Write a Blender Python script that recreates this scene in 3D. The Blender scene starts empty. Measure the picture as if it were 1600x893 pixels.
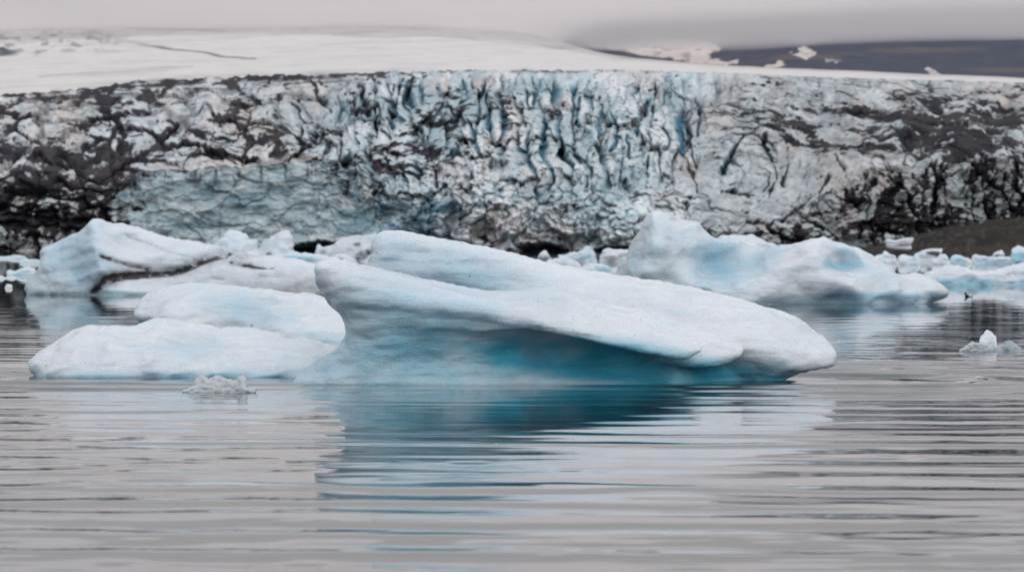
import bpy, math
import numpy as np

# ------------------------------------------------------------------ camera
F_PX, HZN, CAM_H = 6000.0, 375.0, 3.0        # focal length and horizon row for a 1600 px wide picture, eye height above the lake
SC = bpy.context.scene
cam_d = bpy.data.cameras.new('camera')
cam_d.sensor_width = 36.0
cam_d.lens = 36.0 * F_PX / 1600.0
cam_d.shift_y = -(446.5 - HZN) / 1600.0
cam_d.clip_start, cam_d.clip_end = 0.5, 60000.0
cam_d.dof.use_dof = True
cam_d.dof.focus_distance = 83.0
cam_d.dof.aperture_fstop = 2.3
cam = bpy.data.objects.new('camera', cam_d)
cam.location = (0, 0, CAM_H)
cam.rotation_euler = (math.radians(90), 0, 0)
SC.collection.objects.link(cam)
SC.camera = cam

# ------------------------------------------------------------------ daylight under a closed overcast
SUN_EL, SUN_AZ = math.radians(44), math.radians(142)   # azimuth from +Y towards +X: high, behind the camera's right shoulder
world = bpy.data.worlds.new('World')
SC.world = world
world.use_nodes = True
wt = world.node_tree
wt.nodes.clear()
W = wt.nodes.new
w_out, w_bg = W('ShaderNodeOutputWorld'), W('ShaderNodeBackground')
w_sky = W('ShaderNodeTexSky')
w_sky.sky_type = 'NISHITA'
w_sky.sun_disc = False
w_sky.sun_elevation = SUN_EL
w_sky.sun_rotation = SUN_AZ
w_sky.dust_density = 4.0
w_tc, w_sep, w_ramp, w_mix = W('ShaderNodeTexCoord'), W('ShaderNodeSeparateXYZ'), W('ShaderNodeValToRGB'), W('ShaderNodeMix')
w_map, w_noi, w_mul, w_gain = W('ShaderNodeMapping'), W('ShaderNodeTexNoise'), W('ShaderNodeMix'), W('ShaderNodeMix')
w_ramp.color_ramp.elements[0].position = 0.0
w_ramp.color_ramp.elements[0].color = (0.60, 0.575, 0.575, 1)
w_ramp.color_ramp.elements[1].position = 0.9
w_ramp.color_ramp.elements[1].color = (0.90, 0.92, 0.97, 1)
e = w_ramp.color_ramp.elements.new(0.10)
e.color = (0.68, 0.655, 0.66, 1)
e = w_ramp.color_ramp.elements.new(0.3)
e.color = (0.84, 0.83, 0.85, 1)
w_map.inputs['Scale'].default_value = (1.6, 1.6, 9.0)
w_noi.inputs['Scale'].default_value = 1.3
w_noi.inputs['Detail'].default_value = 4
w_nr = W('ShaderNodeMapRange')
w_nr.inputs['To Min'].default_value = 0.86
w_nr.inputs['To Max'].default_value = 1.14
w_mul.data_type = w_mix.data_type = w_gain.data_type = 'RGBA'
w_mul.blend_type = w_gain.blend_type = 'MULTIPLY'
w_mul.inputs[0].default_value = 1.0
w_gain.inputs[0].default_value = 1.0
w_south = W('ShaderNodeMapRange')      # overcast made brighter behind the camera, added to light the faces turned towards it
for k_, v_ in (('From Min', -1.0), ('From Max', 0.9), ('To Min', 16.5), ('To Max', 10.0)):
    w_south.inputs[k_].default_value = v_
w_gain.clamp_result = False
w_mix.inputs[0].default_value = 0.88
L = wt.links.new
L(w_tc.outputs['Generated'], w_sep.inputs[0])
L(w_sep.outputs['Z'], w_ramp.inputs[0])
L(w_sep.outputs['Y'], w_south.inputs['Value'])
L(w_south.outputs[0], w_gain.inputs[7])
L(w_tc.outputs['Generated'], w_map.inputs[0])
L(w_map.outputs[0], w_noi.inputs['Vector'])
L(w_noi.outputs['Fac'], w_nr.inputs['Value'])
L(w_ramp.outputs[0], w_mul.inputs[6])
L(w_nr.outputs[0], w_mul.inputs[7])
L(w_mul.outputs[2], w_gain.inputs[6])
L(w_sky.outputs[0], w_mix.inputs[6])
L(w_gain.outputs[2], w_mix.inputs[7])
L(w_mix.outputs[2], w_bg.inputs['Color'])
w_bg.inputs['Strength'].default_value = 0.10
L(w_bg.outputs[0], w_out.inputs[0])

sun_d = bpy.data.lights.new('sun', 'SUN')
sun_d.energy = 0.75
sun_d.angle = math.radians(45)
sun_d.color = (1.0, 0.955, 0.90)
sun = bpy.data.objects.new('sun', sun_d)
sun.rotation_euler = (math.radians(90) - SUN_EL, 0, math.pi - SUN_AZ)
SC.collection.objects.link(sun)

SC.view_settings.view_transform = 'Standard'
SC.view_settings.look = 'None'
SC.view_settings.exposure = -0.22
SC.view_settings.gamma = 1.0
SC.view_settings.use_curve_mapping = False
SC.cycles.use_denoising = True
SC.cycles.max_bounces = 10
SC.cycles.diffuse_bounces = 3
SC.cycles.glossy_bounces = 3
SC.cycles.transmission_bounces = 2
SC.cycles.volume_bounces = 8
SC.cycles.sample_clamp_indirect = 6.0

# ------------------------------------------------------------------ numeric helpers
def hash3(i, j, k, s):
    h = (i.astype(np.int64) * 374761393 + j.astype(np.int64) * 668265263 + k.astype(np.int64) * 2147483647 + s * 974711) & 0xFFFFFFFF
    h = ((h ^ (h >> 13)) * 1274126177) & 0xFFFFFFFF
    h = ((h ^ (h >> 16)) * 2246822519) & 0xFFFFFFFF
    return ((h ^ (h >> 15)) & 0xFFFFFF) / float(0xFFFFFF)

def vnoise(x, y, z=None, s=0):
    """Smooth value noise, about -1..1."""
    if z is None:
        z = np.zeros_like(x)
    i, j, k = np.floor(x), np.floor(y), np.floor(z)
    fx, fy, fz = x - i, y - j, z - k
    ux, uy, uz = [f * f * f * (f * (f * 6 - 15) + 10) for f in (fx, fy, fz)]
    i, j, k = i.astype(np.int64), j.astype(np.int64), k.astype(np.int64)
    flat = not np.any(fz)
    def lay(kk):
        a, b = hash3(i, j, kk, s), hash3(i + 1, j, kk, s)
        c, d = hash3(i, j + 1, kk, s), hash3(i + 1, j + 1, kk, s)
        return (a + (b - a) * ux) * (1 - uy) + (c + (d - c) * ux) * uy
    v = lay(k)
    if not flat:
        v = v * (1 - uz) + lay(k + 1) * uz
    return v * 2 - 1

def fbm(x, y, z=None, o=4, s=0, g=0.5):
    t, a, n = 0.0, 1.0, 0.0
    for q in range(o):
        f = 2.03 ** q
        t = t + a * vnoise(x * f + 17.3 * q, y * f - 9.1 * q, None if z is None else z * f + 3.7 * q, s + q * 13)
        n += a
        a *= g
    return t / n * 1.6

def ridged(x, y, o=4, s=0):
    t, a, n = 0.0, 1.0, 0.0
    for q in range(o):
        f = 2.07 ** q
        t = t + a * (1 - np.abs(vnoise(x * f + 5.3 * q, y * f + 2.1 * q, None, s + q * 7)) * 1.8)
        n += a
        a *= 0.5
    return t / n

def cells(x, y, s=0, jit=0.9):
    """Cellular noise: nearest distance, gap to the second nearest, two random numbers per cell, offset from the cell's seed."""
    i, j = np.floor(x).astype(np.int64), np.floor(y).astype(np.int64)
    z0 = np.zeros_like(i)
    f1, f2 = np.full(x.shape, 9.0), np.full(x.shape, 9.0)
    r1, r2, ox, oy = [np.zeros(x.shape) for _ in range(4)]
    for a in (-1, 0, 1):
        for b in (-1, 0, 1):
            ci, cj = i + a, j + b
            px = ci + 0.5 + jit * (hash3(ci, cj, z0, s) - 0.5)
            py = cj + 0.5 + jit * (hash3(ci, cj, z0 + 1, s) - 0.5)
            d = np.hypot(px - x, py - y)
            near = d < f1
            f2 = np.where(near, f1, np.minimum(f2, d))
            r1 = np.where(near, hash3(ci, cj, z0 + 2, s), r1)
            r2 = np.where(near, hash3(ci, cj, z0 + 3, s), r2)
            ox, oy = np.where(near, x - px, ox), np.where(near, y - py, oy)
            f1 = np.where(near, d, f1)
    return f1, f2 - f1, r1, r2, ox, oy

def sstep(a, b, x):
    t = np.clip((x - a) / (b - a), 0, 1)
    return t * t * (3 - 2 * t)

def lerp(a, b, t):
    return a + (b - a) * t

def curve(xs, pts):
    p = np.array(pts, float)
    x = p[:, 0]
    m = np.gradient(p[:, 1], x)
    i = np.clip(np.searchsorted(x, xs) - 1, 0, len(x) - 2)
    h = x[i + 1] - x[i]
    t = np.clip((xs - x[i]) / h, 0, 1)
    a, b = p[i, 1], p[i + 1, 1]
    return (2*t**3 - 3*t**2 + 1) * a + (t**3 - 2*t**2 + t) * h * m[i] + (-2*t**3 + 3*t**2) * b + (t**3 - t**2) * h * m[i + 1]

def tps(ctrl, xs, ys, reg=0.002):
    """Thin-plate surface through (x, y, value) control points."""
    c = np.array(ctrl, float)
    P = c[:, :2] / 100.0
    n = len(P)
    def U(r2):
        return np.where(r2 > 0, 0.5 * r2 * np.log(r2 + 1e-12), 0)
    K = U(((P[:, None] - P[None]) ** 2).sum(-1)) + reg * np.eye(n)
    Q = np.hstack([np.ones((n, 1)), P])
    A = np.zeros((n + 3, n + 3))
    A[:n, :n], A[:n, n:], A[n:, :n] = K, Q, Q.T
    w = np.linalg.solve(A, np.r_[c[:, 2], 0, 0, 0])
    X, Y = xs / 100.0, ys / 100.0
    out = w[n] + w[n + 1] * X + w[n + 2] * Y
    for k in range(n):
        out = out + w[k] * U((X - P[k, 0]) ** 2 + (Y - P[k, 1]) ** 2)
    return np.clip(out, c[:, 2].min() - 0.5, c[:, 2].max() + 0.5)

def smooth_poly(pts, n=4, closed=True):
    p = np.array(pts, float)
    out = []
    N = len(p)
    for i in range(N if closed else N - 1):
        if closed:
            a, b, c, d = p[i - 1], p[i], p[(i + 1) % N], p[(i + 2) % N]
        else:
            a, b, c, d = p[max(i - 1, 0)], p[i], p[i + 1], p[min(i + 2, N - 1)]
        for t in np.arange(n) / n:
            out.append(0.5 * (2*b + (c - a)*t + (2*a - 5*b + 4*c - d)*t*t + (3*b - a - 3*c + d)*t**3))
    if not closed:
        out.append(p[-1])
    return np.array(out)

def seg_dist(poly, X, Y, closed=True):
    best = np.full(X.shape, 1e9)
    n = len(poly)
    for i in range(n if closed else n - 1):
        a, b = poly[i], poly[(i + 1) % n]
        d = b - a
        q = max(d @ d, 1e-12)
        t = np.clip(((X - a[0]) * d[0] + (Y - a[1]) * d[1]) / q, 0, 1)
        best = np.minimum(best, (X - a[0] - t * d[0]) ** 2 + (Y - a[1] - t * d[1]) ** 2)
    return np.sqrt(best)

def poly_sd(poly, X, Y):
    ins = np.zeros(X.shape, bool)
    n = len(poly)
    for i in range(n):
        a, b = poly[i], poly[(i + 1) % n]
        if a[1] == b[1]:
            continue
        c = (a[1] > Y) != (b[1] > Y)
        ins ^= c & (X < (b[0] - a[0]) * (Y - a[1]) / (b[1] - a[1]) + a[0])
    d = seg_dist(poly, X, Y)
    return np.where(ins, d, -d)

def surface_nets(Fv, org, h):
    S = Fv > 0
    nx, ny, nz = Fv.shape
    offs = [(a, b, c) for a in (0, 1) for b in (0, 1) for c in (0, 1)]
    C = np.zeros((nx - 1, ny - 1, nz - 1), np.uint8)
    for a, b, c in offs:
        C += S[a:nx - 1 + a, b:ny - 1 + b, c:nz - 1 + c]
    act = (C > 0) & (C < 8)
    idx = np.argwhere(act)
    vid = np.full(act.shape, -1, np.int32)
    vid[act] = np.arange(len(idx))
    vals = {o: Fv[idx[:, 0] + o[0], idx[:, 1] + o[1], idx[:, 2] + o[2]].astype(float) for o in offs}
    acc, cnt = np.zeros((len(idx), 3)), np.zeros(len(idx))
    for a in offs:
        for ax in range(3):
            if a[ax] == 0:
                b = list(a)
                b[ax] = 1
                b = tuple(b)
                va, vb = vals[a], vals[b]
                m = (va > 0) != (vb > 0)
                t = np.where(m, va / np.where(m, va - vb, 1), 0)
                for q in range(3):
                    acc[:, q] += m * (a[q] + (t if q == ax else 0))
                cnt += m
    V = np.array(org) + h * (idx + acc / cnt[:, None])
    quads = []
    def emit(m, A, B, inside, ia, ib, ax):
        w = np.argwhere(m)
        w[:, ia] += 1
        w[:, ib] += 1
        def g(da, db):
            q = w.copy()
            q[:, ia] += da
            q[:, ib] += db
            return vid[q[:, 0], q[:, 1], q[:, 2]]
        Q = np.stack([g(-1, -1), g(0, -1), g(0, 0), g(-1, 0)], 1)
        fl = inside[m]
        Q[~fl] = Q[~fl][:, ::-1]
        quads.append(Q)
    a, b = S[:-1, 1:-1, 1:-1], S[1:, 1:-1, 1:-1]
    emit(a != b, a, b, a, 1, 2, 0)
    a, b = S[1:-1, :-1, 1:-1], S[1:-1, 1:, 1:-1]
    emit(a != b, a, b, a, 2, 0, 1)
    a, b = S[1:-1, 1:-1, :-1], S[1:-1, 1:-1, 1:]
    emit(a != b, a, b, a, 0, 1, 2)
    Q = np.vstack(quads)
    return V, Q[(Q >= 0).all(1)]

def vert_normals(V, Q):
    n = np.cross(V[Q[:, 2]] - V[Q[:, 0]], V[Q[:, 3]] - V[Q[:, 1]])
    N = np.zeros_like(V)
    for c in range(4):
        for q in range(3):
            N[:, q] += np.bincount(Q[:, c], n[:, q], len(V))
    return N / np.maximum(np.linalg.norm(N, axis=1, keepdims=True), 1e-12)

def relax(V, Q, n=1, k=0.5):
    for _ in range(n):
        A, c = np.zeros_like(V), np.zeros(len(V))
        for a in range(4):
            for o in (1, 3):
                i, j = Q[:, a], Q[:, (a + o) % 4]
                for q in range(3):
                    A[:, q] += np.bincount(i, V[j, q], len(V))
                c += np.bincount(i, minlength=len(V))
        V = V + k * (A / np.maximum(c, 1)[:, None] - V)
    return V

def mesh_obj(name, V, Q, mat, attrs=None, parent=None):
    me = bpy.data.meshes.new(name)
    me.vertices.add(len(V))
    me.vertices.foreach_set('co', np.ascontiguousarray(V, np.float32).ravel())
    k = Q.shape[1]
    me.loops.add(Q.size)
    me.loops.foreach_set('vertex_index', np.ascontiguousarray(Q, np.int32).ravel())
    me.polygons.add(len(Q))
    me.polygons.foreach_set('loop_start', np.arange(0, Q.size, k, dtype=np.int32))
    me.polygons.foreach_set('use_smooth', np.ones(len(Q), bool))
    for an, av in (attrs or {}).items():
        av = np.ascontiguousarray(av, np.float32)
        if av.ndim == 1:
            me.attributes.new(an, 'FLOAT', 'POINT').data.foreach_set('value', av)
        else:
            me.attributes.new(an, 'FLOAT_VECTOR', 'POINT').data.foreach_set('vector', av.ravel())
    me.update()
    me.validate()
    me.materials.append(mat)
    o = bpy.data.objects.new(name, me)
    SC.collection.objects.link(o)
    if parent:
        o.parent = parent
    return o

def grid_quads(r, c):
    i = np.arange(r * c).reshape(r, c)
    return np.stack([i[:-1, :-1], i[:-1, 1:], i[1:, 1:], i[1:, :-1]], -1).reshape(-1, 4)

def tag(o, label=None, cat=None, group=None, kind=None):
    for k, v in (('label', label), ('category', cat), ('group', group), ('kind', kind)):
        if v:
            o[k] = v
    return o

def at(u, v, d):
    """Point seen at column u, row v (1600 px wide picture) at a distance d."""
    return (u - 800.0) / F_PX * d, d, CAM_H + (HZN - v) / F_PX * d

# ------------------------------------------------------------------ materials
def new_mat(name):
    m = bpy.data.materials.new(name)
    m.use_nodes = True
    t = m.node_tree
    t.nodes.clear()
    out, b = t.nodes.new('ShaderNodeOutputMaterial'), t.nodes.new('ShaderNodeBsdfPrincipled')
    t.links.new(b.outputs[0], out.inputs[0])
    return m, t, b

def N_(t, kind, **kw):
    n = t.nodes.new('ShaderNode' + kind)
    for k, v in kw.items():
        if k.startswith('i_'):
            n.inputs[k[2:].replace('_', ' ')].default_value = v
        else:
            setattr(n, k, v)
    return n

def mixc(t, fac, a, b, blend='MIX'):
    n = t.nodes.new('ShaderNodeMix')
    n.data_type = 'RGBA'
    n.blend_type = blend
    for sock, val in ((n.inputs[0], fac), (n.inputs[6], a), (n.inputs[7], b)):
        if isinstance(val, bpy.types.NodeSocket):
            t.links.new(val, sock)
        elif isinstance(val, (int, float)):
            sock.default_value = val
        else:
            sock.default_value = (*val, 1)
    return n.outputs[2]

def mathn(t, op, a, b=0.0, c=0.0, clamp=False):
    n = t.nodes.new('ShaderNodeMath')
    n.operation = op
    n.use_clamp = clamp
    for s, v in zip(n.inputs, (a, b, c)):
        if isinstance(v, bpy.types.NodeSocket):
            t.links.new(v, s)
        else:
            s.default_value = v
    return n.outputs[0]

def maprange(t, v, a, b, c, d):
    n = t.nodes.new('ShaderNodeMapRange')
    t.links.new(v, n.inputs['Value'])
    for k, x in (('From Min', a), ('From Max', b), ('To Min', c), ('To Max', d)):
        n.inputs[k].default_value = x
    return n.outputs[0]

def noise(t, vec, scale, detail=4, rough=0.55):
    n = N_(t, 'TexNoise')
    n.inputs['Scale'].default_value = scale
    n.inputs['Detail'].default_value = detail
    n.inputs['Roughness'].default_value = rough
    if vec:
        t.links.new(vec, n.inputs['Vector'])
    return n.outputs['Fac']

def ice_material(name, unit=1.0, white=(0.70, 0.735, 0.785), blue=(0.05, 0.39, 0.55), specks=True):
    """Weathered berg ice; unit = size of its texture (1 for the near berg)."""
    m, t, b = new_mat(name)
    tc = N_(t, 'TexCoord').outputs['Object']
    mp = N_(t, 'Mapping')
    t.links.new(tc, mp.inputs['Vector'])
    mp.inputs['Rotation'].default_value = (0, math.radians(17), 0)
    mp.inputs['Scale'].default_value = (0.28 / unit, 1 / unit, 1.7 / unit)
    a_bl = N_(t, 'Attribute', attribute_name='blue').outputs['Fac']
    a_di = N_(t, 'Attribute', attribute_name='dirt').outputs['Fac']
    broad = noise(t, tc, 0.9 / unit, 4)
    streak = noise(t, mp.outputs[0], 5.0, 6, 0.62)
    grain = noise(t, tc, 26.0 / unit, 3, 0.6)
    fac = mathn(t, 'ADD', a_bl, maprange(t, broad, 0.3, 0.7, -0.07, 0.10))
    fac = mathn(t, 'ADD', fac, maprange(t, streak, 0.35, 0.65, -0.05, 0.07), clamp=True)
    col = mixc(t, fac, white, blue)
    grey = maprange(t, grain, 0.3, 0.7, 0.90, 1.06)
    grey = mathn(t, 'MULTIPLY', grey, maprange(t, streak, 0.3, 0.7, 0.93, 1.05))
    cg = N_(t, 'CombineColor')
    for q in range(3):
        t.links.new(grey, cg.inputs[q])
    col = mixc(t, 1.0, col, cg.outputs[0], 'MULTIPLY')
    warm = maprange(t, noise(t, tc, 0.55 / unit, 3), 0.5, 0.75, 0, 0.35)
    col = mixc(t, warm, col, (0.70, 0.695, 0.70))
    dn = noise(t, tc, 5.0 / unit, 5, 0.65)
    d_f = mathn(t, 'MULTIPLY', a_di, maprange(t, dn, 0.3, 0.6, 0.35, 1.25), clamp=True)
    col = mixc(t, d_f, col, (0.045, 0.04, 0.042))
    if specks:
        vo = N_(t, 'TexVoronoi')
        vo.inputs['Scale'].default_value = 5.5 / unit
        t.links.new(tc, vo.inputs['Vector'])
        sp = N_(t, 'SeparateColor')
        t.links.new(vo.outputs['Color'], sp.inputs[0])
        dot = mathn(t, 'LESS_THAN', vo.outputs['Distance'], 0.085)
        rare = mathn(t, 'GREATER_THAN', sp.outputs[0], 0.93)
        col = mixc(t, mathn(t, 'MULTIPLY', mathn(t, 'MULTIPLY', dot, rare), 0.8), col, (0.05, 0.045, 0.045))
    t.links.new(col, b.inputs['Base Color'])
    b.inputs['Roughness'].default_value = 0.27
    b.inputs['Specular IOR Level'].default_value = 0.5
    b.inputs['IOR'].default_value = 1.31
    b.inputs['Subsurface Weight'].default_value = 0.6
    b.inputs['Subsurface Radius'].default_value = (0.35, 0.8, 1.0)
    b.inputs['Subsurface Scale'].default_value = 0.45 * unit
    cup = N_(t, 'TexVoronoi', feature='SMOOTH_F1')
    cup.inputs['Scale'].default_value = 2.6
    t.links.new(mp.outputs[0], cup.inputs['Vector'])
    hgt = mathn(t, 'MULTIPLY_ADD', cup.outputs['Distance'], 1.1, mathn(t, 'MULTIPLY', streak, 0.45))
    hgt = mathn(t, 'MULTIPLY_ADD', grain, 0.16, hgt)
    bp = N_(t, 'Bump')
    bp.inputs['Strength'].default_value = 0.85
    bp.inputs['Distance'].default_value = 0.12 * unit
    t.links.new(hgt, bp.inputs['Height'])
    t.links.new(bp.outputs[0], b.inputs['Normal'])
    return m

M_ICE = ice_material('berg_ice', 1.0)
M_ICE_FAR = ice_material('distant_berg_ice', 2.4, specks=False)
M_ICE_CLEAR = ice_material('clear_growler_ice', 0.35, white=(0.60, 0.635, 0.67), blue=(0.20, 0.30, 0.32))

_b = next(n for n in M_ICE_CLEAR.node_tree.nodes if n.type == 'BSDF_PRINCIPLED')
_b.inputs['Transmission Weight'].default_value = 0.15
_b.inputs['Roughness'].default_value = 0.2

def attr_color_material(name, rough=0.7, spec=0.25, bump_scale=0.6, bump=0.3, dist=0.6):
    m, t, b = new_mat(name)
    c = N_(t, 'Attribute', attribute_name='albedo').outputs['Color']
    tc = N_(t, 'TexCoord').outputs['Object']
    n1 = noise(t, tc, bump_scale, 6, 0.65)
    g = maprange(t, n1, 0.3, 0.7, 0.82, 1.16)
    cg = N_(t, 'CombineColor')
    for q in range(3):
        t.links.new(g, cg.inputs[q])
    t.links.new(mixc(t, 1.0, c, cg.outputs[0], 'MULTIPLY'), b.inputs['Base Color'])
    b.inputs['Roughness'].default_value = rough
    b.inputs['Specular IOR Level'].default_value = spec
    bp = N_(t, 'Bump')
    bp.inputs['Strength'].default_value = bump
    bp.inputs['Distance'].default_value = dist
    t.links.new(n1, bp.inputs['Height'])
    t.links.new(bp.outputs[0], b.inputs['Normal'])
    return m

M_GLACIER = attr_color_material('glacier_ice', 0.8, 0.08)
M_SNOW = attr_color_material('firn_snow', 0.8, 0.15, 0.05, 0.25, 3.0)
M_ROCK = attr_color_material('basalt_hillside', 0.9, 0.1, 0.03, 0.25, 4.0)
M_SHORE = attr_color_material('moraine_gravel', 0.95, 0.1, 0.5, 0.6, 0.8)

# ------------------------------------------------------------------ water
def build_water():
    rows = np.r_[np.arange(1300, 893, -8.0), np.arange(893, 700, -0.65), np.arange(700, 540, -0.42), np.arange(540, 440, -0.5), np.arange(440, 396, -1.0), np.array([394, 391, 388, 385, 382, 379, 377])]
    yy = F_PX * CAM_H / (rows - HZN)
    yy = np.r_[-400.0, -30.0, 2.0, 10.0, yy]
    cu = np.r_[-26000, -9000, -3000, -1200, np.linspace(-400, 2000, 760), 2900, 4600, 10600, 28000]
    U, Y = np.meshgrid(cu, yy)
    X = (U - 800.0) / F_PX * np.maximum(Y, 25.0)
    # rings that spread from the rocking front bergs: distance to their long axis sets the phase
    A, B = np.array([(60 - 800) / F_PX * 84.0, 84.0]), np.array([(1290 - 800) / F_PX * 82.5, 82.5])
    d = B - A
    wob = 0.9 * vnoise(X * 0.045, Y * 0.06, None, 3) + 0.35 * vnoise(X * 0.14, Y * 0.2, None, 4) + 0.34 * fbm(X * 0.45, Y * 0.5, None, 3, 6)
    t = np.clip(((X - A[0]) * d[0] + (Y - A[1]) * d[1]) / (d @ d), 0, 1)
    r = np.hypot(X - A[0] - t * d[0], Y - A[1] - t * d[1]) + wob
    env = np.exp(-r / 27.0) * (0.25 + 1.25 * sstep(-0.55, 0.6, fbm(X * 0.12, Y * 0.28, None, 3, 5)))
    fade = sstep(3.0, 14.0, Y) * np.exp(-Y / 600.0)
    tips = np.exp(-(np.hypot(X - B[0], Y - B[1]) / 9.0) ** 2) + 0.8 * np.exp(-(np.hypot(X - A[0], Y - A[1]) / 8.0) ** 2)
    env = env * (1 + 1.0 * tips)
    lee = np.exp(-((X + 0.5) / 5.0) ** 2) * sstep(50, 62, Y) * sstep(84, 80, Y)      # calmer water right before the big berg
    k_l = lerp(2.9, 0.70, lee)
    H = env * k_l * (0.0066 * np.sin(2 * np.pi * r / 2.55) + 0.0024 * np.sin(2 * np.pi * r / 1.45 + 1.1))
    # lazy swell and cross ripples, long in x
    H += fade * (0.0026 * fbm(X * 0.14, Y * 0.42, None, 3, 21) + lerp(0.0030, 0.0011, lee) * fbm(X * 0.20, Y * 0.62, None, 2, 22, 0.5) + 0.0009 * sstep(58, 42, Y) * fbm(X * 0.55, Y * 1.7, None, 2, 23))
    gust = sstep(-0.1, 0.5, fbm(X * 0.10 + 7, Y * 0.16, None, 3, 24) + 0.25 * sstep(2.0, 9.0, X) - 0.1)
    H += fade * gust * lerp(0.0052, 0.0012, lee) * fbm(X * 1.1, Y * 0.95, None, 2, 25, 0.5)
    V = np.stack([X, Y, H * (fade > 0)], -1).reshape(-1, 3)
    m, tr, b = new_mat('lake_water')
    b.inputs['Base Color'].default_value = (0.008, 0.026, 0.034, 1)
    b.inputs['Roughness'].default_value = 0.02
    b.inputs['IOR'].default_value = 1.333
    tc = N_(tr, 'TexCoord').outputs['Object']
    mp = N_(tr, 'Mapping')
    tr.links.new(tc, mp.inputs['Vector'])
    mp.inputs['Scale'].default_value = (0.45, 1.0, 1.0)
    n = mathn(tr, 'MULTIPLY_ADD', noise(tr, mp.outputs[0], 3.2, 3, 0.5), 0.45, noise(tr, mp.outputs[0], 0.9, 3, 0.5))
    bp = N_(tr, 'Bump')
    bp.inputs['Strength'].default_value = 1.0
    bp.inputs['Distance'].default_value = 0.0011
    tr.links.new(n, bp.inputs['Height'])
    tr.links.new(bp.outputs[0], b.inputs['Normal'])
    o = mesh_obj('water', V, grid_quads(*X.shape)[:, :], m)
    tag(o, 'dark grey lagoon water ringed with fine ripples around the floating ice', 'water', kind='structure')
build_water()

# ------------------------------------------------------------------ glacier front
RIM = [(-300, 168), (0, 149), (135, 138), (202, 130), (337, 121), (450, 117), (540, 115), (700, 111), (860, 109.5), (1000, 110), (1100, 113), (1300, 121), (1450, 125), (1600, 129), (1900, 140)]
FOOT = [(-300, 400), (0, 398), (1250, 398), (1330, 396), (1900, 396)]

def blob(U, Vv, cx, cy, rx, ry, soft=0.5, ang=0.0):
    c, s = math.cos(math.radians(ang)), math.sin(math.radians(ang))
    a, b = ((U - cx) * c + (Vv - cy) * s) / rx, (-(U - cx) * s + (Vv - cy) * c) / ry
    return 1 - sstep(1 - soft, 1 + soft, np.hypot(a, b))

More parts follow.
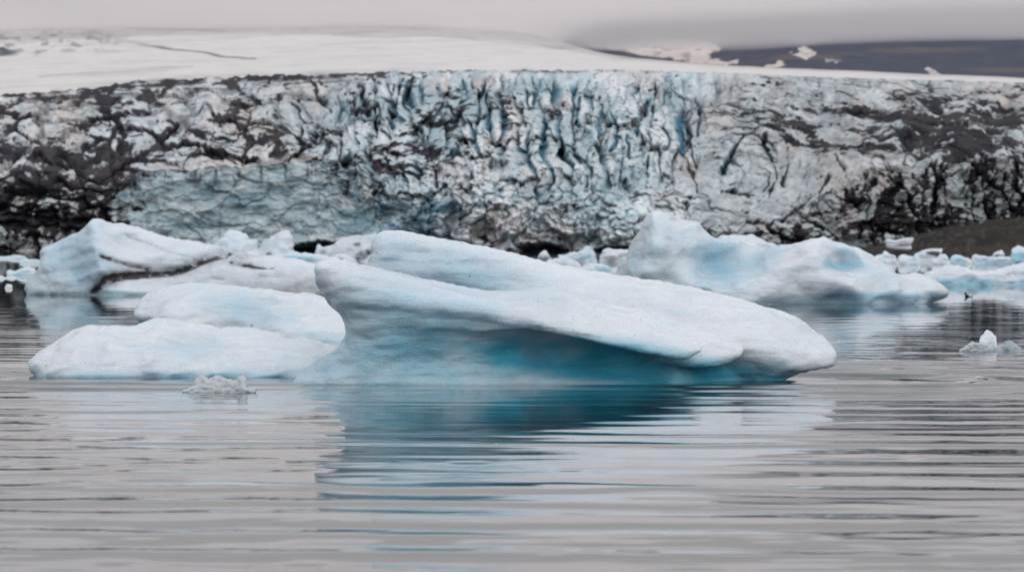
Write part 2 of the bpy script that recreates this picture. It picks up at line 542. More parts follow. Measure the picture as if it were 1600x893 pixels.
def build_glacier():
    us = np.arange(-260, 1861, 1.15)
    nv = 330
    s = np.linspace(0, 1, nv)
    U, S = np.meshgrid(us, s)
    rag = 2.2 * fbm(us / 9.0, us * 0, None, 4, 36) + 1.6 * fbm(us / 34.0, us * 0, None, 3, 37)
    rim, foot = (curve(us, RIM) + rag * (0.25 + 0.75 * sstep(1150, 700, us)))[None], curve(us, FOOT)[None]
    Vv = foot + (rim - foot) * S
    # how far the surface leans back: cliff below, icefall in the middle, long flat tongue at both sides
    fall = np.exp(-((U - 790) / 330.0) ** 2)
    lip = curve(us, [(-300, 300), (0, 285), (190, 282), (230, 264), (320, 262), (405, 256), (540, 259), (590, 290), (650, 320), (750, 318), (900, 318), (1000, 345), (1100, 352), (1200, 350), (1300, 300), (1390, 262), (1500, 258), (1900, 250)])[None]
    above = np.clip((lip - Vv) / (lip - rim), 0, 1)
    below = np.clip((Vv - lip) / (foot - lip), 0, 1)
    D = 1060 + 330 * lerp(above ** 1.25, 0.8 * above ** 1.6, fall) - 6 * below
    wx, wy = fbm(U / 70, Vv / 70, None, 3, 31), fbm(U / 70 + 40, Vv / 70, None, 3, 32)
    w2 = fbm(U / 18, Vv / 18, None, 3, 33)
    w3 = fbm(U / 7, Vv / 6, None, 2, 35)
    Uw, Vw = U + 16 * wx + 5 * w2, Vv + 12 * wy + 4 * fbm(U / 18 + 9, Vv / 18, None, 3, 34)
    # regions
    left = 1 - sstep(400, 640, U + 60 * wx)
    right = sstep(1000, 1150, U + 50 * wx + (Vv - 240) * 0.25)
    centre = (1 - left) * (1 - right)
    lowcliff = sstep(-4, 4, Vv - lip + 6 * w2)
    teal_wall = lowcliff * sstep(180, 250, U + 26 * w2 + 30 * wx) * (1 - sstep(505, 645, U + 40 * w2 + 50 * wx + 22 * w3 - 0.5 * (Vv - 320)))
    dark_left = np.clip(lowcliff * (1 - sstep(180, 235, U + 22 * w2 + 20 * wx)), 0, 1)
    Us, Vs = U + 4 * wx + 2.5 * w2 + 0.8 * w3, Vv + 3 * wy + 2 * w2 + 0.8 * w3
    # broken blocks in three sizes; each one a tilted facet with its own height
    in_fall = centre + 0.22 * w2 + 0.10 * w3 > 0.5
    def pick(c_fall, c_flat):
        return [np.where(in_fall, p, q) for p, q in zip(c_fall, c_flat)]
    A = pick(cells((Uw + 0.06 * (Vv - 230)) / 27.0, Vw / 46.0, 1, 1.0), cells((Uw + 0.06 * (Vv - 230)) / 62.0, Vw / 27.0, 1, 1.0))
    Bc = pick(cells(Us / 12.0, Vs / 17.0, 2, 1.0), cells(Us / 21.0, Vs / 11.0, 2, 1.0))
    Cc = pick(cells((U + 2 * w2) / 8.5, (Vv + 1.5 * w2) / 7.5, 3), cells((U + 2 * w2) / 8.5, (Vv + 1.5 * w2) / 5.2, 3))
    Dc = cells((Uw - 0.5 * Vv) / 60.0, (Vs - 0.10 * U + 4 * wy) / 13.0, 4)
    Ec = cells((Us - 0.5 * Vv) / 21.0, (Vs - 0.10 * U) / 6.0, 5)
    def facet(c, tx=1.0, ty=0.8, dy=1.0):
        return (c[2] - 0.5) * dy + tx * 1.6 * (c[3] - 0.5) * c[4] + ty * c[5]
    ca, cb, cc = sstep(0.16, 0.0, A[1]), sstep(0.20, 0.0, Bc[1]), sstep(0.24, 0.0, Cc[1])
    cd, ce = sstep(0.20, 0.0, Dc[1]), sstep(0.24, 0.0, Ec[1])
    ra, ra2, rb, rb2, rc2, re2 = A[2], A[3], Bc[2], Bc[3], Cc[3], Ec[3]
    rough = fbm(U / 7, Vv / 5.5, None, 4, 41, 0.6)
    bump = fbm(U / 26, Vv / 20, None, 4, 42)
    upper = sstep(6, 40, Vv - rim)                       # calm strip right under the rim
    blocks = (1 - teal_wall) * (1 - right * 0.75)
    slabs = right * (1 - sstep(228, 262, Vv - 18 * w2 - 10 * wx))
    crackfield = right * sstep(228, 262, Vv - 18 * w2 - 10 * wx)
    h = blocks * upper * (lerp(3.2, 4.5, centre) * facet(A, 1.2, 0.9) - lerp(2.8, 1.2, centre) * ca + lerp(1.0, 1.7, centre) * (facet(Bc, 1.4, 1.0) - 0.8 * np.abs(Bc[4]) * centre) - 0.6 * cb + lerp(0.35, 0.75, centre) * facet(Cc, 1.2, 1.0) - 0.2 * cc)
    h = h + slabs * sstep(4, 30, Vv - rim) * (1.8 * facet(Dc, 0.8, 1.0) - 1.2 * cd + 0.7 * facet(Ec, 1.0, 1.0) - 0.5 * ce)
    h = h + crackfield * (3.0 * facet(Bc, 1.0, 0.2) + 1.2 * facet(Cc, 1, .4)) * 0.60
    h = h + 1.3 * bump * lerp(1, 0.4, teal_wall) + 0.35 * rough * lerp(1, 0.6, teal_wall)
    # broad swells and hollows of the whole front
    h = h + upper * (1 - 0.6 * teal_wall) * (5.5 * fbm((U + 0.3 * Vv) / 78.0, Vv / 52.0, None, 3, 43) + 2.6 * fbm(U / 40.0, Vv / 30.0, None, 2, 44))
    # spires of the icefall: narrow upright fins
    fx = Us + 3.0 * wx + 0.10 * (Vv - 200) * vnoise(U / 80, Vv / 200, None, 53)
    Fc = cells(fx / 23.0, (Vv + 6 * wx) / 78.0, 51, 1.0)
    fin_m = centre * sstep(4, 24, Vv - rim) * (1 - sstep(250, 320, Vv + 30 * wx))
    fin_m = fin_m * sstep(-0.55, 0.05, fbm(U / 70, Vv / 60, None, 3, 54) + 0.4 * sstep(780, 880, U))
    upright = sstep(0.12, 0.34, np.abs(Fc[4]) - 0.35 * np.abs(Fc[5]))
    gap = sstep(0.34, 0.04, Fc[1] + 0.05 * w3 + 0.06 * w2) * upright * sstep(0.12, 0.38, vnoise(U / 26, Vv / 46, None, 55) * 0.5 + 0.5)
    rid = ridged(Us / 15.0, Vs / 42.0, 3, 56)
    h = h + fin_m * (3.5 * facet(Fc, 2.2, 0.4) + 7.5 * (0.3 - np.abs(Fc[4])) + 2.6 * (rid - 0.5) - 9.0 * gap)
    fin_d, fin = fin_m * gap, Fc[3]
    # foliation of the blue wall: long thin wisps
    Tc = cells((Uw + 0.25 * Vv) / 44.0, (Vw - 0.10 * U) / 30.0, 63, 1.0)
    tcr = sstep(0.10, 0.01, Tc[1] + 0.03 * w3)
    fol = ridged(U / 85.0 + 0.5 * wx, (Vv + 0.05 * (U - 380) * np.sin(U / 130.0)) / 17.0 + 0.6 * wy, 4, 62)
    h = h + teal_wall * (0.5 * (fol - 0.5) + 0.8 * fbm(U / 40, Vv / 22, None, 4, 61) + 0.8 * facet(Tc, 1.6, 0.6) - 0.15 * tcr + 0.45 * facet(Bc, 1.4, 0.8))
    D = D - 2.5 * np.exp(-((Vv - lip + 5) / 5.0) ** 2) * (sstep(190, 240, U) * (1 - sstep(540, 600, U)))     # the lip of the wall stands out
    # cracks and dirt seams that stand out one by one
    seam = np.zeros_like(U)
    for pts, wd in (
        ([(1060, 225), (1073, 250), (1085, 280), (1097, 300), (1141, 325), (1185, 348), (1222, 369), (1270, 384)], 3.2),
        ([(1235, 228), (1231, 255), (1229, 283)], 3.2), ([(1212, 248), (1210, 275), (1208, 303)], 2.2),
        ([(1300, 272), (1286, 291), (1259, 318), (1212, 350), (1190, 352)], 3.4), ([(1195, 215), (1199, 235), (1204, 250)], 3.0),
        ([(1160, 215), (1145, 243), (1131, 266)], 4.2), ([(1388, 258), (1401, 291), (1418, 311), (1428, 358)], 4.2),
        ([(1458, 255), (1463, 294), (1455, 335)], 4.5), ([(1370, 280), (1362, 300), (1347, 325), (1342, 372)], 3.8),
        ([(1508, 255), (1530, 275), (1559, 298), (1584, 330)], 4.0), ([(1480, 262), (1470, 285), (1463, 300)], 3.2),
        ([(1303, 245), (1315, 265), (1329, 283)], 2.4), ([(1294, 307), (1318, 314), (1342, 326)], 2.4),
        ([(1040, 300), (1080, 306), (1120, 318)], 2.0), ([(1130, 290), (1150, 292), (1175, 300)], 2.0),
        ([(1540, 262), (1535, 300), (1545, 340)], 3.6), ([(1590, 262), (1588, 300), (1600, 340)], 3.6), ([(1418, 311), (1400, 330), (1388, 352)], 3.4),
        ([(1240, 318), (1262, 345), (1300, 372)], 2.2), ([(1342, 350), (1370, 362), (1420, 372)], 3.4), ([(1180, 255), (1195, 268), (1200, 290)], 1.8),
        ([(1010, 165), (1005, 195), (1022, 240)], 3.2), ([(1070, 175), (1076, 205), (1072, 240)], 3.4), ([(938, 165), (945, 200), (934, 230)], 2.6),
        ([(785, 125), (790, 170), (796, 200)], 2.6), ([(868, 150), (862, 190), (872, 225)], 2.2), ([(640, 130), (632, 165), (645, 190)], 3.2), ([(560, 135), (575, 160), (600, 185)], 3.2),
        ([(700, 140), (690, 175), (705, 205), (720, 230)], 2.8), ([(490, 130), (500, 155), (520, 175)], 3.6), ([(405, 140), (395, 170), (380, 200), (300, 240)], 3.0), ([(180, 190), (190, 225), (170, 262), (185, 300)], 4.5),
        ([(20, 200), (60, 235), (110, 262), (130, 300)], 4.0), ([(0, 332), (60, 338), (130, 345), (200, 352)], 4.0), ([(240, 215), (300, 242), (420, 250)], 2.2), ([(455, 160), (470, 200), (430, 235)], 2.4),
    ):
        pl = smooth_poly(pts, 4, False)
        jx, jy = U + 5 * w2 + 2 * rough, Vv + 4 * fbm(U / 12, Vv / 12, None, 2, 71)
        u0, u1, v0, v1 = pl[:, 0].min() - 30, pl[:, 0].max() + 30, pl[:, 1].min() - 30, pl[:, 1].max() + 30
        m = (U > u0) & (U < u1) & (Vv > v0) & (Vv < v1)
        dd = np.full(U.shape, 99.0)
        dd[m] = seg_dist(pl, jx[m], jy[m], False)
        wv = wd * (0.75 + 0.55 * vnoise(U / 22, Vv / 22, None, 72))
        seam = np.maximum(seam, sstep(1.35, 0.55, dd / np.maximum(wv, 0.6)))
    h = h - 3.2 * seam * sstep(2, 20, Vv - rim)
    # the deep blue slots between the towers
    slot = np.zeros_like(U)
    for pts, wd in (
        ([(787, 148), (786, 172), (790, 200)], 4.2), ([(838, 134), (836, 166)], 3.2), ([(874, 136), (871, 152)], 3.4), ([(847, 182), (850, 215), (856, 248)], 4.6), ([(871, 170), (874, 200), (880, 226)], 3.8),
        ([(939, 166), (936, 190), (937, 214)], 4.4), ([(1012, 158), (1008, 182), (1003, 207)], 4.8), ([(1066, 180), (1064, 205), (1069, 237)], 5.4), ([(996, 131), (985, 147)], 3.4), ([(825, 222), (821, 234)], 3.6),
        ([(714, 230), (706, 240), (698, 247)], 3.6), ([(735, 192), (741, 218), (751, 248)], 3.4), ([(782, 224), (786, 249)], 3.4), ([(765, 170), (763, 190), (766, 206)], 4.2), ([(635, 133), (640, 150), (645, 170)], 5.6),
        ([(566, 137), (568, 155), (575, 178)], 5.2), ([(612, 138), (606, 160), (622, 184)], 3.4), ([(725, 127), (731, 158)], 3.4), ([(684, 140), (690, 165), (683, 186)], 3.2), ([(882, 272), (889, 292)], 3.0), ([(911, 272), (917, 292)], 3.0),
        ([(905, 150), (902, 180), (908, 205)], 3.0), ([(960, 180), (964, 210), (958, 235)], 3.0), ([(978, 215), (984, 245)], 2.8), ([(812, 170), (816, 195)], 2.8), ([(660, 200), (668, 225)], 3.0), ([(895, 225), (898, 250)], 2.8),
        ([(1090, 150), (1094, 180), (1088, 205)], 3.0), ([(1150, 225), (1140, 248), (1131, 266)], 4.6), ([(1040, 140), (1036, 165)], 2.8), ([(530, 150), (545, 178)], 3.6), ([(590, 195), (606, 215)], 3.0), ([(756, 130), (752, 155)], 2.8)):
        pl = smooth_poly(pts, 4, False)
        m = (U > pl[:, 0].min() - 24) & (U < pl[:, 0].max() + 24) & (Vv > pl[:, 1].min() - 14) & (Vv < pl[:, 1].max() + 14)
        dd = np.full(U.shape, 99.0)
        dd[m] = seg_dist(pl, (U + 3 * w2 + 1.5 * w3)[m], (Vv + 2 * w2)[m], False)
        mid, half = 0.5 * (pl[0, 1] + pl[-1, 1]), 0.5 * abs(pl[-1, 1] - pl[0, 1]) + 3
        taper = np.sqrt(np.clip(1.15 - ((Vv - mid) / half) ** 2, 0.05, 1))
        slot = np.maximum(slot, sstep(1.5, 0.35, dd / (wd * taper)))
    h = h - 5.5 * slot
    # finer crack net on the right
    gf = cells((Us + 0.30 * Vv) / 24.0 + 0.25 * wx, (Vs - 0.25 * U) / 30.0 + 0.25 * wy, 6, 1.0)[1]
    net = sstep(0.13, 0.03, gf + 0.03 * w3) * crackfield * sstep(0.0, 0.5, vnoise(U / 55, Vv / 40, None, 73) + 0.45 * sstep(1330, 1420, U) + 0.15)
    h = h - 1.5 * net
    # hollows at the waterline and the blue cave
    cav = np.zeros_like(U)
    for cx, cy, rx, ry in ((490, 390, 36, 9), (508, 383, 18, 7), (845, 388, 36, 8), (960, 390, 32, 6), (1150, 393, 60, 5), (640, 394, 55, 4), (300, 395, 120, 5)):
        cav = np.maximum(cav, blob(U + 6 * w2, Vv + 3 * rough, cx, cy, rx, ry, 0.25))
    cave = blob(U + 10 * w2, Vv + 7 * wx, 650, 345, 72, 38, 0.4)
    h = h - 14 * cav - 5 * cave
    overhang = blob(U + 8 * w2, Vv + 5 * w2, 850, 345, 110, 28, 0.4)
    h = h + 5 * overhang
    h = h * sstep(0, 6, Vv - rim)

    # ---- world position
    X, Y = (U - 800) / F_PX * D, D
    Z = CAM_H + (HZN - Vv) / F_PX * D
    steep = lerp(0.5, 0.85, np.clip(below * 3 + fall, 0, 1))
    P = np.stack([X + 0.25 * h * vnoise(U / 30, Vv / 30, None, 74), Y - steep * h, Z + (1 - steep) * 0.55 * h], -1)
    P[0, :, 2] = -6.0

    # ---- what the ice is made of, plus shade painted into the waterline hollows
    c_white, c_tan = np.array([0.56, 0.565, 0.575]), np.array([0.50, 0.455, 0.43])
    c_blue, c_deep = np.array([0.50, 0.60, 0.635]), np.array([0.06, 0.19, 0.275])
    c_dirt, c_brown = np.array([0.011, 0.0105, 0.016]), np.array([0.048, 0.040, 0.041])
    def put(C, c, f):
        f = np.clip(f, 0, 1)[..., None]
        return C * (1 - f) + c * f
    C = np.ones(U.shape + (3,)) * c_white
    C = put(C, c_tan, 0.8 * sstep(-0.1, 0.4, fbm(U / 60, Vv / 22, None, 4, 81) + 0.22 * (1 - fall) - 0.15 * centre + 0.2 * sstep(250, 330, Vv) * right))
    C = put(C, c_blue, (0.55 + 0.4 * centre) * sstep(-0.25, 0.3, fbm(U / 38, Vv / 45, None, 4, 82) + 0.30 * centre + 0.42 * blob(U, Vv, 1120, 235, 230, 130, 0.7) - 0.08 + 0.3 * (rb2 - 0.5)) * lerp(1, 0.95, right))
    C = put(C, np.array([0.40, 0.47, 0.49]), 0.7 * right * sstep(0.05, 0.4, fbm(U / 30, Vv / 26, None, 4, 88)))
    C = put(C, np.array([0.29, 0.28, 0.28]), 0.3 * right * sstep(0.1, 0.45, fbm((U + Vv) / 40, (Vv - 0.3 * U) / 10, None, 4, 89)))
    C = put(C, np.array([0.33, 0.35, 0.37]), lerp(0.7, 0.5, centre) * sstep(0.0, 0.45, fbm(U / 12, Vv / lerp(9, 15, centre), None, 4, 85) - 0.03))
    C = put(C, np.array([0.66, 0.69, 0.705]), centre * 0.8 * sstep(0.05, 0.5, fbm(U / 17, Vv / 20, None, 3, 86) + 0.3 * blob(U, Vv, 850, 255, 110, 40, 0.6)))
    C = put(C, np.array([0.32, 0.41, 0.445]), teal_wall)
    C = put(C, np.array([0.46, 0.54, 0.56]), teal_wall * sstep(-0.1, 0.5, fbm(U / 36, Vv / 20, None, 4, 84)))
    C = put(C, np.array([0.16, 0.25, 0.30]), teal_wall * 0.8 * sstep(0.05, 0.5, fbm(U / 55, Vv / 14, None, 4, 87)))
    C = put(C, np.array([0.50, 0.475, 0.45]), teal_wall * 0.75 * sstep(0.74, 0.97, fol + 0.25 * fbm(U / 60, Vv / 14, None, 3, 83)))
    C = put(C, np.array([0.05, 0.06, 0.075]), 0.5 * teal_wall * tcr * sstep(0.6, 0.8, Tc[3]))
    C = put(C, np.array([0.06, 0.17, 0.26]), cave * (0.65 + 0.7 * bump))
    C = put(C, np.array([0.46, 0.44, 0.445]), overhang * (0.7 + 0.5 * rough))
    brk0 = sstep(-0.2, 0.3, fbm(U / 50, Vv / 40, None, 3, 90))
    # blue depth of the open crevasses
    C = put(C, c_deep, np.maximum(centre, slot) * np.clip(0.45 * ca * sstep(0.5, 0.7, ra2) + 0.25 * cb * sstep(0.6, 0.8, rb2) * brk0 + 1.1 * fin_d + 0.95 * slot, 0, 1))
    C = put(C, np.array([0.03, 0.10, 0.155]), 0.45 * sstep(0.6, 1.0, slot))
    # silt: in the cracks, in patches, washed down the slope
    low = sstep(-10, 20, Vv - lip)
    spots = fbm(U / 7.5, Vv / 5.0, None, 4, 92, 0.6)
    wash = lerp(fbm(U / 28 + 0.2 * wx, Vv / 12, None, 5, 91, 0.58), fbm((U + 0.4 * Vv) / 46, (Vv - 0.12 * U) / 7.5, None, 5, 95, 0.58), slabs)
    wash = lerp(wash, fbm(U / 13, Vv / 24, None, 5, 96, 0.58), low * np.clip(right + dark_left, 0, 1))
    grain = 0.80 * wash + 0.50 * spots
    brk = sstep(-0.25, 0.25, 0.6 * wash + fbm(U / 90, Vv / 45, None, 3, 99) + 0.05)                     # seams come and go
    silt = left * (1 - teal_wall) * (1.5 * sstep(0.26, 0.08, A[1] + 0.16 * spots) * (0.3 + 0.7 * brk) + 1.3 * sstep(0.26, 0.08, Bc[1] + 0.16 * spots) * sstep(0.5, 0.7, rb2 + 0.4 * wash) * brk + 0.5 * cc * sstep(0.6, 0.85, rc2))
    silt = silt + centre * (0.3 * ca * brk + 0.25 * cb * sstep(0.6, 0.8, rb2 + 0.3 * wash) * brk) * sstep(900, 560, U + 80 * wx)
    silt = silt + centre * 0.65 * sstep(0.16, 0.36, spots - 0.22 + 0.3 * wash)
    silt = silt + slabs * (0.9 * cd * brk + 0.7 * ce * sstep(0.4, 0.7, re2 + 0.4 * wash))
    silt = silt + 1.15 * seam * lerp(1, 0.6, centre) + 0.9 * net * lerp(0.6, 1.0, sstep(1280, 1380, U))
    cov = np.full(U.shape, 0.10)
    for cx, cy, rx, ry, soft, ang, v in ((1350, 205, 190, 30, .6, 8, .28), (1450, 232, 150, 24, .6, 3, .35), (1290, 340, 110, 40, .7, -8, .14), (1235, 205, 80, 16, .6, 10, .40), (1500, 322, 180, 66, .5, 0, .40), (1560, 215, 150, 50, .8, 5, .10), (1440, 180, 160, 24, .7, 8, .2), (1420, 350, 90, 26, .5, -4, .25), (1560, 165, 130, 20, .7, 6, .25), (1540, 205, 130, 30, .6, 6, .25),
                                         (1200, 372, 130, 14, .6, 4, .30), (90, 320, 150, 62, .4, 0, .40), (60, 345, 130, 12, .5, 0, .35), (70, 248, 150, 26, .6, 0, .30), (215, 250, 60, 40, .7, 0, .25), (120, 300, 110, 22, .6, 0, .12), (300, 190, 300, 60, .8, 0, .10),
                                         (700, 205, 80, 40, .6, 0, .30), (640, 255, 120, 26, .6, 0, .20), (560, 210, 90, 60, .8, 0, .12), (870, 376, 140, 12, .6, 0, .20), (590, 290, 60, 50, .7, 0, .2), (820, 165, 90, 40, .8, 0, .12), (960, 330, 120, 26, .7, 0, .14), (1040, 370, 60, 26, .6, 0, .2)):
        cov = cov + v * blob(U + 10 * w2, Vv + 6 * wx, cx, cy, rx, ry, soft, ang)
    cov = cov + 0.35 * sstep(30, 3, Vv - rim) * (1 - sstep(380, 620, U)) + 0.12 * dark_left
    silt = silt + sstep(-0.07, 0.12, grain + 1.7 * cov - 0.88) * (1 - 0.75 * teal_wall)
    strip = sstep(34, 4, Vv - rim - 6 * wx) * (1 - sstep(420, 640, U))
    silt = silt + strip * 0.9 * sstep(-0.15, 0.25, fbm(U / 90, (Vv + 0.05 * U) / 3.2, None, 4, 97))
    silt = silt + 0.7 * sstep(3.4, 1.2, np.abs(Vv - rim - 1.5)) * (1 - sstep(900, 1150, U)) * sstep(-0.3, 0.2, wash)
    silt = silt + teal_wall * 0.75 * sstep(0.10, 0.45, fbm(U / 6, Vv / 50, None, 3, 93)) * sstep(48, 4, Vv - lip)
    silt = silt + 0.5 * teal_wall * sstep(0.22, 0.5, fbm(U / 9, Vv / 18, None, 4, 98)) * sstep(330, 180, U)
    tint = sstep(0.0, 0.5, fbm(U / 24, Vv / 14, None, 4, 94) + 0.05)[..., None]
    dirt_c = c_dirt * (1 - 0.6 * tint) + c_brown * 0.6 * tint
    C = put(C, dirt_c, np.clip(silt, 0, 1) * 0.97)
    C = put(C, np.array([0.022, 0.03, 0.04]), cav)  # shade inside the waterline hollows, painted into the colour
    C = put(C, np.array([0.58, 0.55, 0.535]), sstep(8, 3, np.abs(Vv - lip + 6 + 4 * w2)) * sstep(195, 240, U) * (1 - sstep(430, 560, U)) * (0.55 + 0.45 * wash) )
    C = put(C, np.array([0.25, 0.36, 0.41]), 0.55 * centre * sstep(0.0, 0.45, fbm(U / 75, Vv / 55, None, 3, 45)) * (1 - np.clip(silt, 0, 1)))
    C = C * (lerp(1.0, 0.92, right) * (1 + 0.35 * centre * sstep(285, 345, Vv)))[..., None]
    C = np.clip(C * (1 + 0.13 * spots[..., None] + 0.10 * rough[..., None]), 0.006, 0.85)
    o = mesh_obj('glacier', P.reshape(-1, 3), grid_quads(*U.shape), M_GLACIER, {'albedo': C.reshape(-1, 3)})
    tag(o, 'broken glacier front of pale blue seracs and dirt-streaked ice above the lagoon', 'glacier', kind='structure')

    # snowfield behind the rim
    us2 = np.arange(-300, 1901, 3.0)
    q = np.linspace(0, 1, 170)
    U2, Q2 = np.meshgrid(us2, q)
    rim2 = curve(us2, RIM)[None] + 6.0
    top = curve(us2, [(-300, 40), (0, 30), (400, 26), (700, 34), (830, 50), (880, 66), (930, 80), (1060, 97), (1200, 105), (1300, 109), (1450, 116), (1600, 122), (1900, 134)])[None]
    V2 = rim2 + (top - rim2) * Q2
    far_d = lerp(4390.0, 3780.0, sstep(840, 940, us2))[None]      # unseen firn plateau carried back to the hills, added to bounce light into the cloud
    D2 = 1382 + far_d * Q2 ** 1.15
    w = fbm(U2 / 60, V2 / 12, None, 4, 101)
    Z2 = CAM_H + (HZN - V2) / F_PX * D2 + 0.5 * w * sstep(0.0, 0.08, Q2) + 2.0 * fbm(U2 / 18, V2 / 4, None, 3, 102) * blob(U2, V2, 60, 66, 140, 20, 0.5)
    C2 = np.ones(U2.shape + (3,)) * np.array([0.63, 0.605, 0.59])
    C2 = put(C2, np.array([0.50, 0.49, 0.50]), 0.6 * sstep(0.05, 0.6, fbm(U2 / 110, (V2 + 0.03 * U2) / 3.4, None, 5, 103, 0.6)) * sstep(0, 0.1, Q2))
    mor = seg_dist(smooth_poly([(150, 58), (210, 68), (280, 78), (345, 87), (400, 93)], 4, False), U2, V2 + 1.0 * w, False)
    C2 = put(C2, np.array([0.16, 0.15, 0.16]), 0.9 * sstep(2.6, 0.8, mor) * sstep(190, 260, U2))
    for pts in ([(520, 55), (700, 58), (800, 68), (880, 76)], [(60, 120), (200, 110), (300, 105)], [(150, 40), (260, 48), (350, 50)]):
        dd = seg_dist(smooth_poly(pts, 4, False), U2, V2 + 2.0 * w, False)
        C2 = put(C2, np.array([0.42, 0.41, 0.42]), 0.7 * sstep(2.6, 0.5, dd))
    C2 = put(C2, np.array([0.07, 0.075, 0.09]), blob(U2 + 8 * w, V2 + 2 * w, -6, 82, 34, 7, 0.2))
    C2 = put(C2, np.array([0.25, 0.26, 0.28]), 0.8 * blob(U2, V2, 60, 66, 130, 18, 0.5) * sstep(0.15, 0.55, fbm(U2 / 14, V2 / 5, None, 4, 104)))
    C2 = put(C2, np.array([0.22, 0.21, 0.22]), 0.8 * sstep(0.16, 0.0, Q2) * sstep(0.0, 0.6, fbm(U2 / 50, V2 / 2.5, None, 4, 105) + 0.35 * (1 - sstep(250, 520, U2))) * (1 - 0.7 * sstep(430, 640, U2)))
    P2 = np.stack([(U2 - 800) / F_PX * D2, D2, Z2], -1)
    o = mesh_obj('snowfield', P2.reshape(-1, 3), grid_quads(*U2.shape), M_SNOW, {'albedo': C2.reshape(-1, 3)})
    tag(o, 'smooth pale snowfield sloping up from the glacier rim into cloud', 'snowfield', kind='structure')

    # dark hills beyond, with snow patches
    us3 = np.arange(700, 2001, 2.0)
    q = np.linspace(0, 1, 200)
    U3, Q3 = np.meshgrid(us3, q)
    V3 = 150 - 165 * Q3
    w3, w4 = fbm(U3 / 50, V3 / 26, None, 5, 111), fbm(U3 / 14, V3 / 7, None, 3, 112)
    w5 = fbm(U3 / 5, V3 / 3, None, 2, 115)
    D3 = 5250 + 1500 * Q3 + 15 * w3
    P3 = np.stack([(U3 - 800) / F_PX * D3, D3, CAM_H + (HZN - V3) / F_PX * D3 + 6 * w3 * Q3], -1)
    C3 = np.ones(U3.shape + (3,)) * np.array([0.095, 0.104, 0.142])  # rock tone with the blue haze of the distance painted in
    C3 = put(C3, np.array([0.15, 0.14, 0.15]), sstep(0.0, 0.6, fbm(U3 / 160, V3 / 10, None, 4, 113)))
    snow = np.full(U3.shape, -99.0)
    for pts in (
        [(905, 62), (920, 52), (945, 46), (955, 55), (975, 60), (1010, 58), (1060, 62), (1085, 64), (1120, 70), (1118, 80), (1100, 90), (1135, 95), (1155, 98), (1120, 99), (1080, 96), (1040, 92), (1000, 84), (960, 78), (925, 74)],
        [(1238, 88), (1256, 75), (1268, 79), (1272, 88), (1256, 94)], [(1192, 103), (1222, 96), (1230, 104), (1205, 108)], [(1290, 93), (1306, 93), (1304, 99), (1291, 99)],
        [(1443, 105), (1456, 104), (1468, 116), (1456, 118)], [(1130, 93), (1156, 92), (1158, 99), (1136, 99)]):
        snow = np.maximum(snow, poly_sd(np.array(pts, float), U3 + 6 * w4 + 3 * w5, V3 + 2.4 * w4 + 1.4 * w5))
    C3 = put(C3, np.array([0.72, 0.66, 0.63]), sstep(-0.8, 0.8, snow))
    C3 = put(C3, np.array([0.66, 0.65, 0.65]), sstep(40, 22, V3 + 9 * w3 + 3 * w4))  # tops hidden in the cloud whitened, added to brighten it
    C3 = put(C3, np.array([0.36, 0.33, 0.33]), sstep(-0.8, 0.8, snow) * 0.7 * sstep(0.3, 0.7, fbm(U3 / 16, V3 / 5, None, 4, 114)))
    o = mesh_obj('hills', P3.reshape(-1, 3), grid_quads(*U3.shape), M_ROCK, {'albedo': C3.reshape(-1, 3)})
    tag(o, 'dark blue-grey hillside with scattered snow patches fading into low cloud', 'hills', kind='structure')
    # the brown bank on the right shore
    us4 = np.arange(1180, 2001, 2.0)
    q = np.linspace(0, 1, 80)
    U4, Q4 = np.meshgrid(us4, q)
    crest = curve(us4, [(1180, 401), (1300, 396), (1345, 388), (1400, 374), (1470, 357), (1540, 346), (1600, 338), (1700, 322), (2000, 300)])[None]
    w = fbm(U4 / 40, Q4 * 4, None, 4, 121)
    D4 = 830 + 150 * Q4
    V4 = lerp(402.0, crest, np.sin(Q4 * np.pi / 2)) + 2.5 * w * Q4 + 0.9 * fbm(U4 / 9, Q4 * 16, None, 3, 124) * sstep(0, .2, Q4)
    Z4 = CAM_H + (HZN - V4) / F_PX * D4
    Z4[0] = -3.0
    C4 = np.ones(U4.shape + (3,)) * np.array([0.020, 0.016, 0.0145])
    C4 = put(C4, np.array([0.038, 0.029, 0.021]), sstep(-0.1, 0.5, fbm(U4 / 60, Q4 * 9, None, 4, 122)) * (1 - 0.6 * Q4))
    C4 = put(C4, np.array([0.013, 0.012, 0.013]), sstep(-0.1, 0.4, fbm(U4 / 50, Q4 * 6, None, 5, 123, 0.6)))
    C4 = put(C4, np.array([0.055, 0.05, 0.048]), 0.7 * sstep(0.35, 0.55, fbm(U4 / 6, Q4 * 14, None, 3, 125)))
    P4 = np.stack([(U4 - 800) / F_PX * D4, D4, Z4], -1)
    back = P4[-1].copy()
    back[:, 1] += 60
    back[:, 2] = -3
    P4 = np.concatenate([P4, back[None]], 0)
    C4 = np.concatenate([C4, C4[-1:]], 0)
    o = mesh_obj('moraine_bank', P4.reshape(-1, 3), grid_quads(*P4.shape[:2]), M_SHORE, {'albedo': C4.reshape(-1, 3)})
    tag(o, 'low dark brown gravel bank on the shore before the dirty ice', 'shore', kind='structure')
build_glacier()

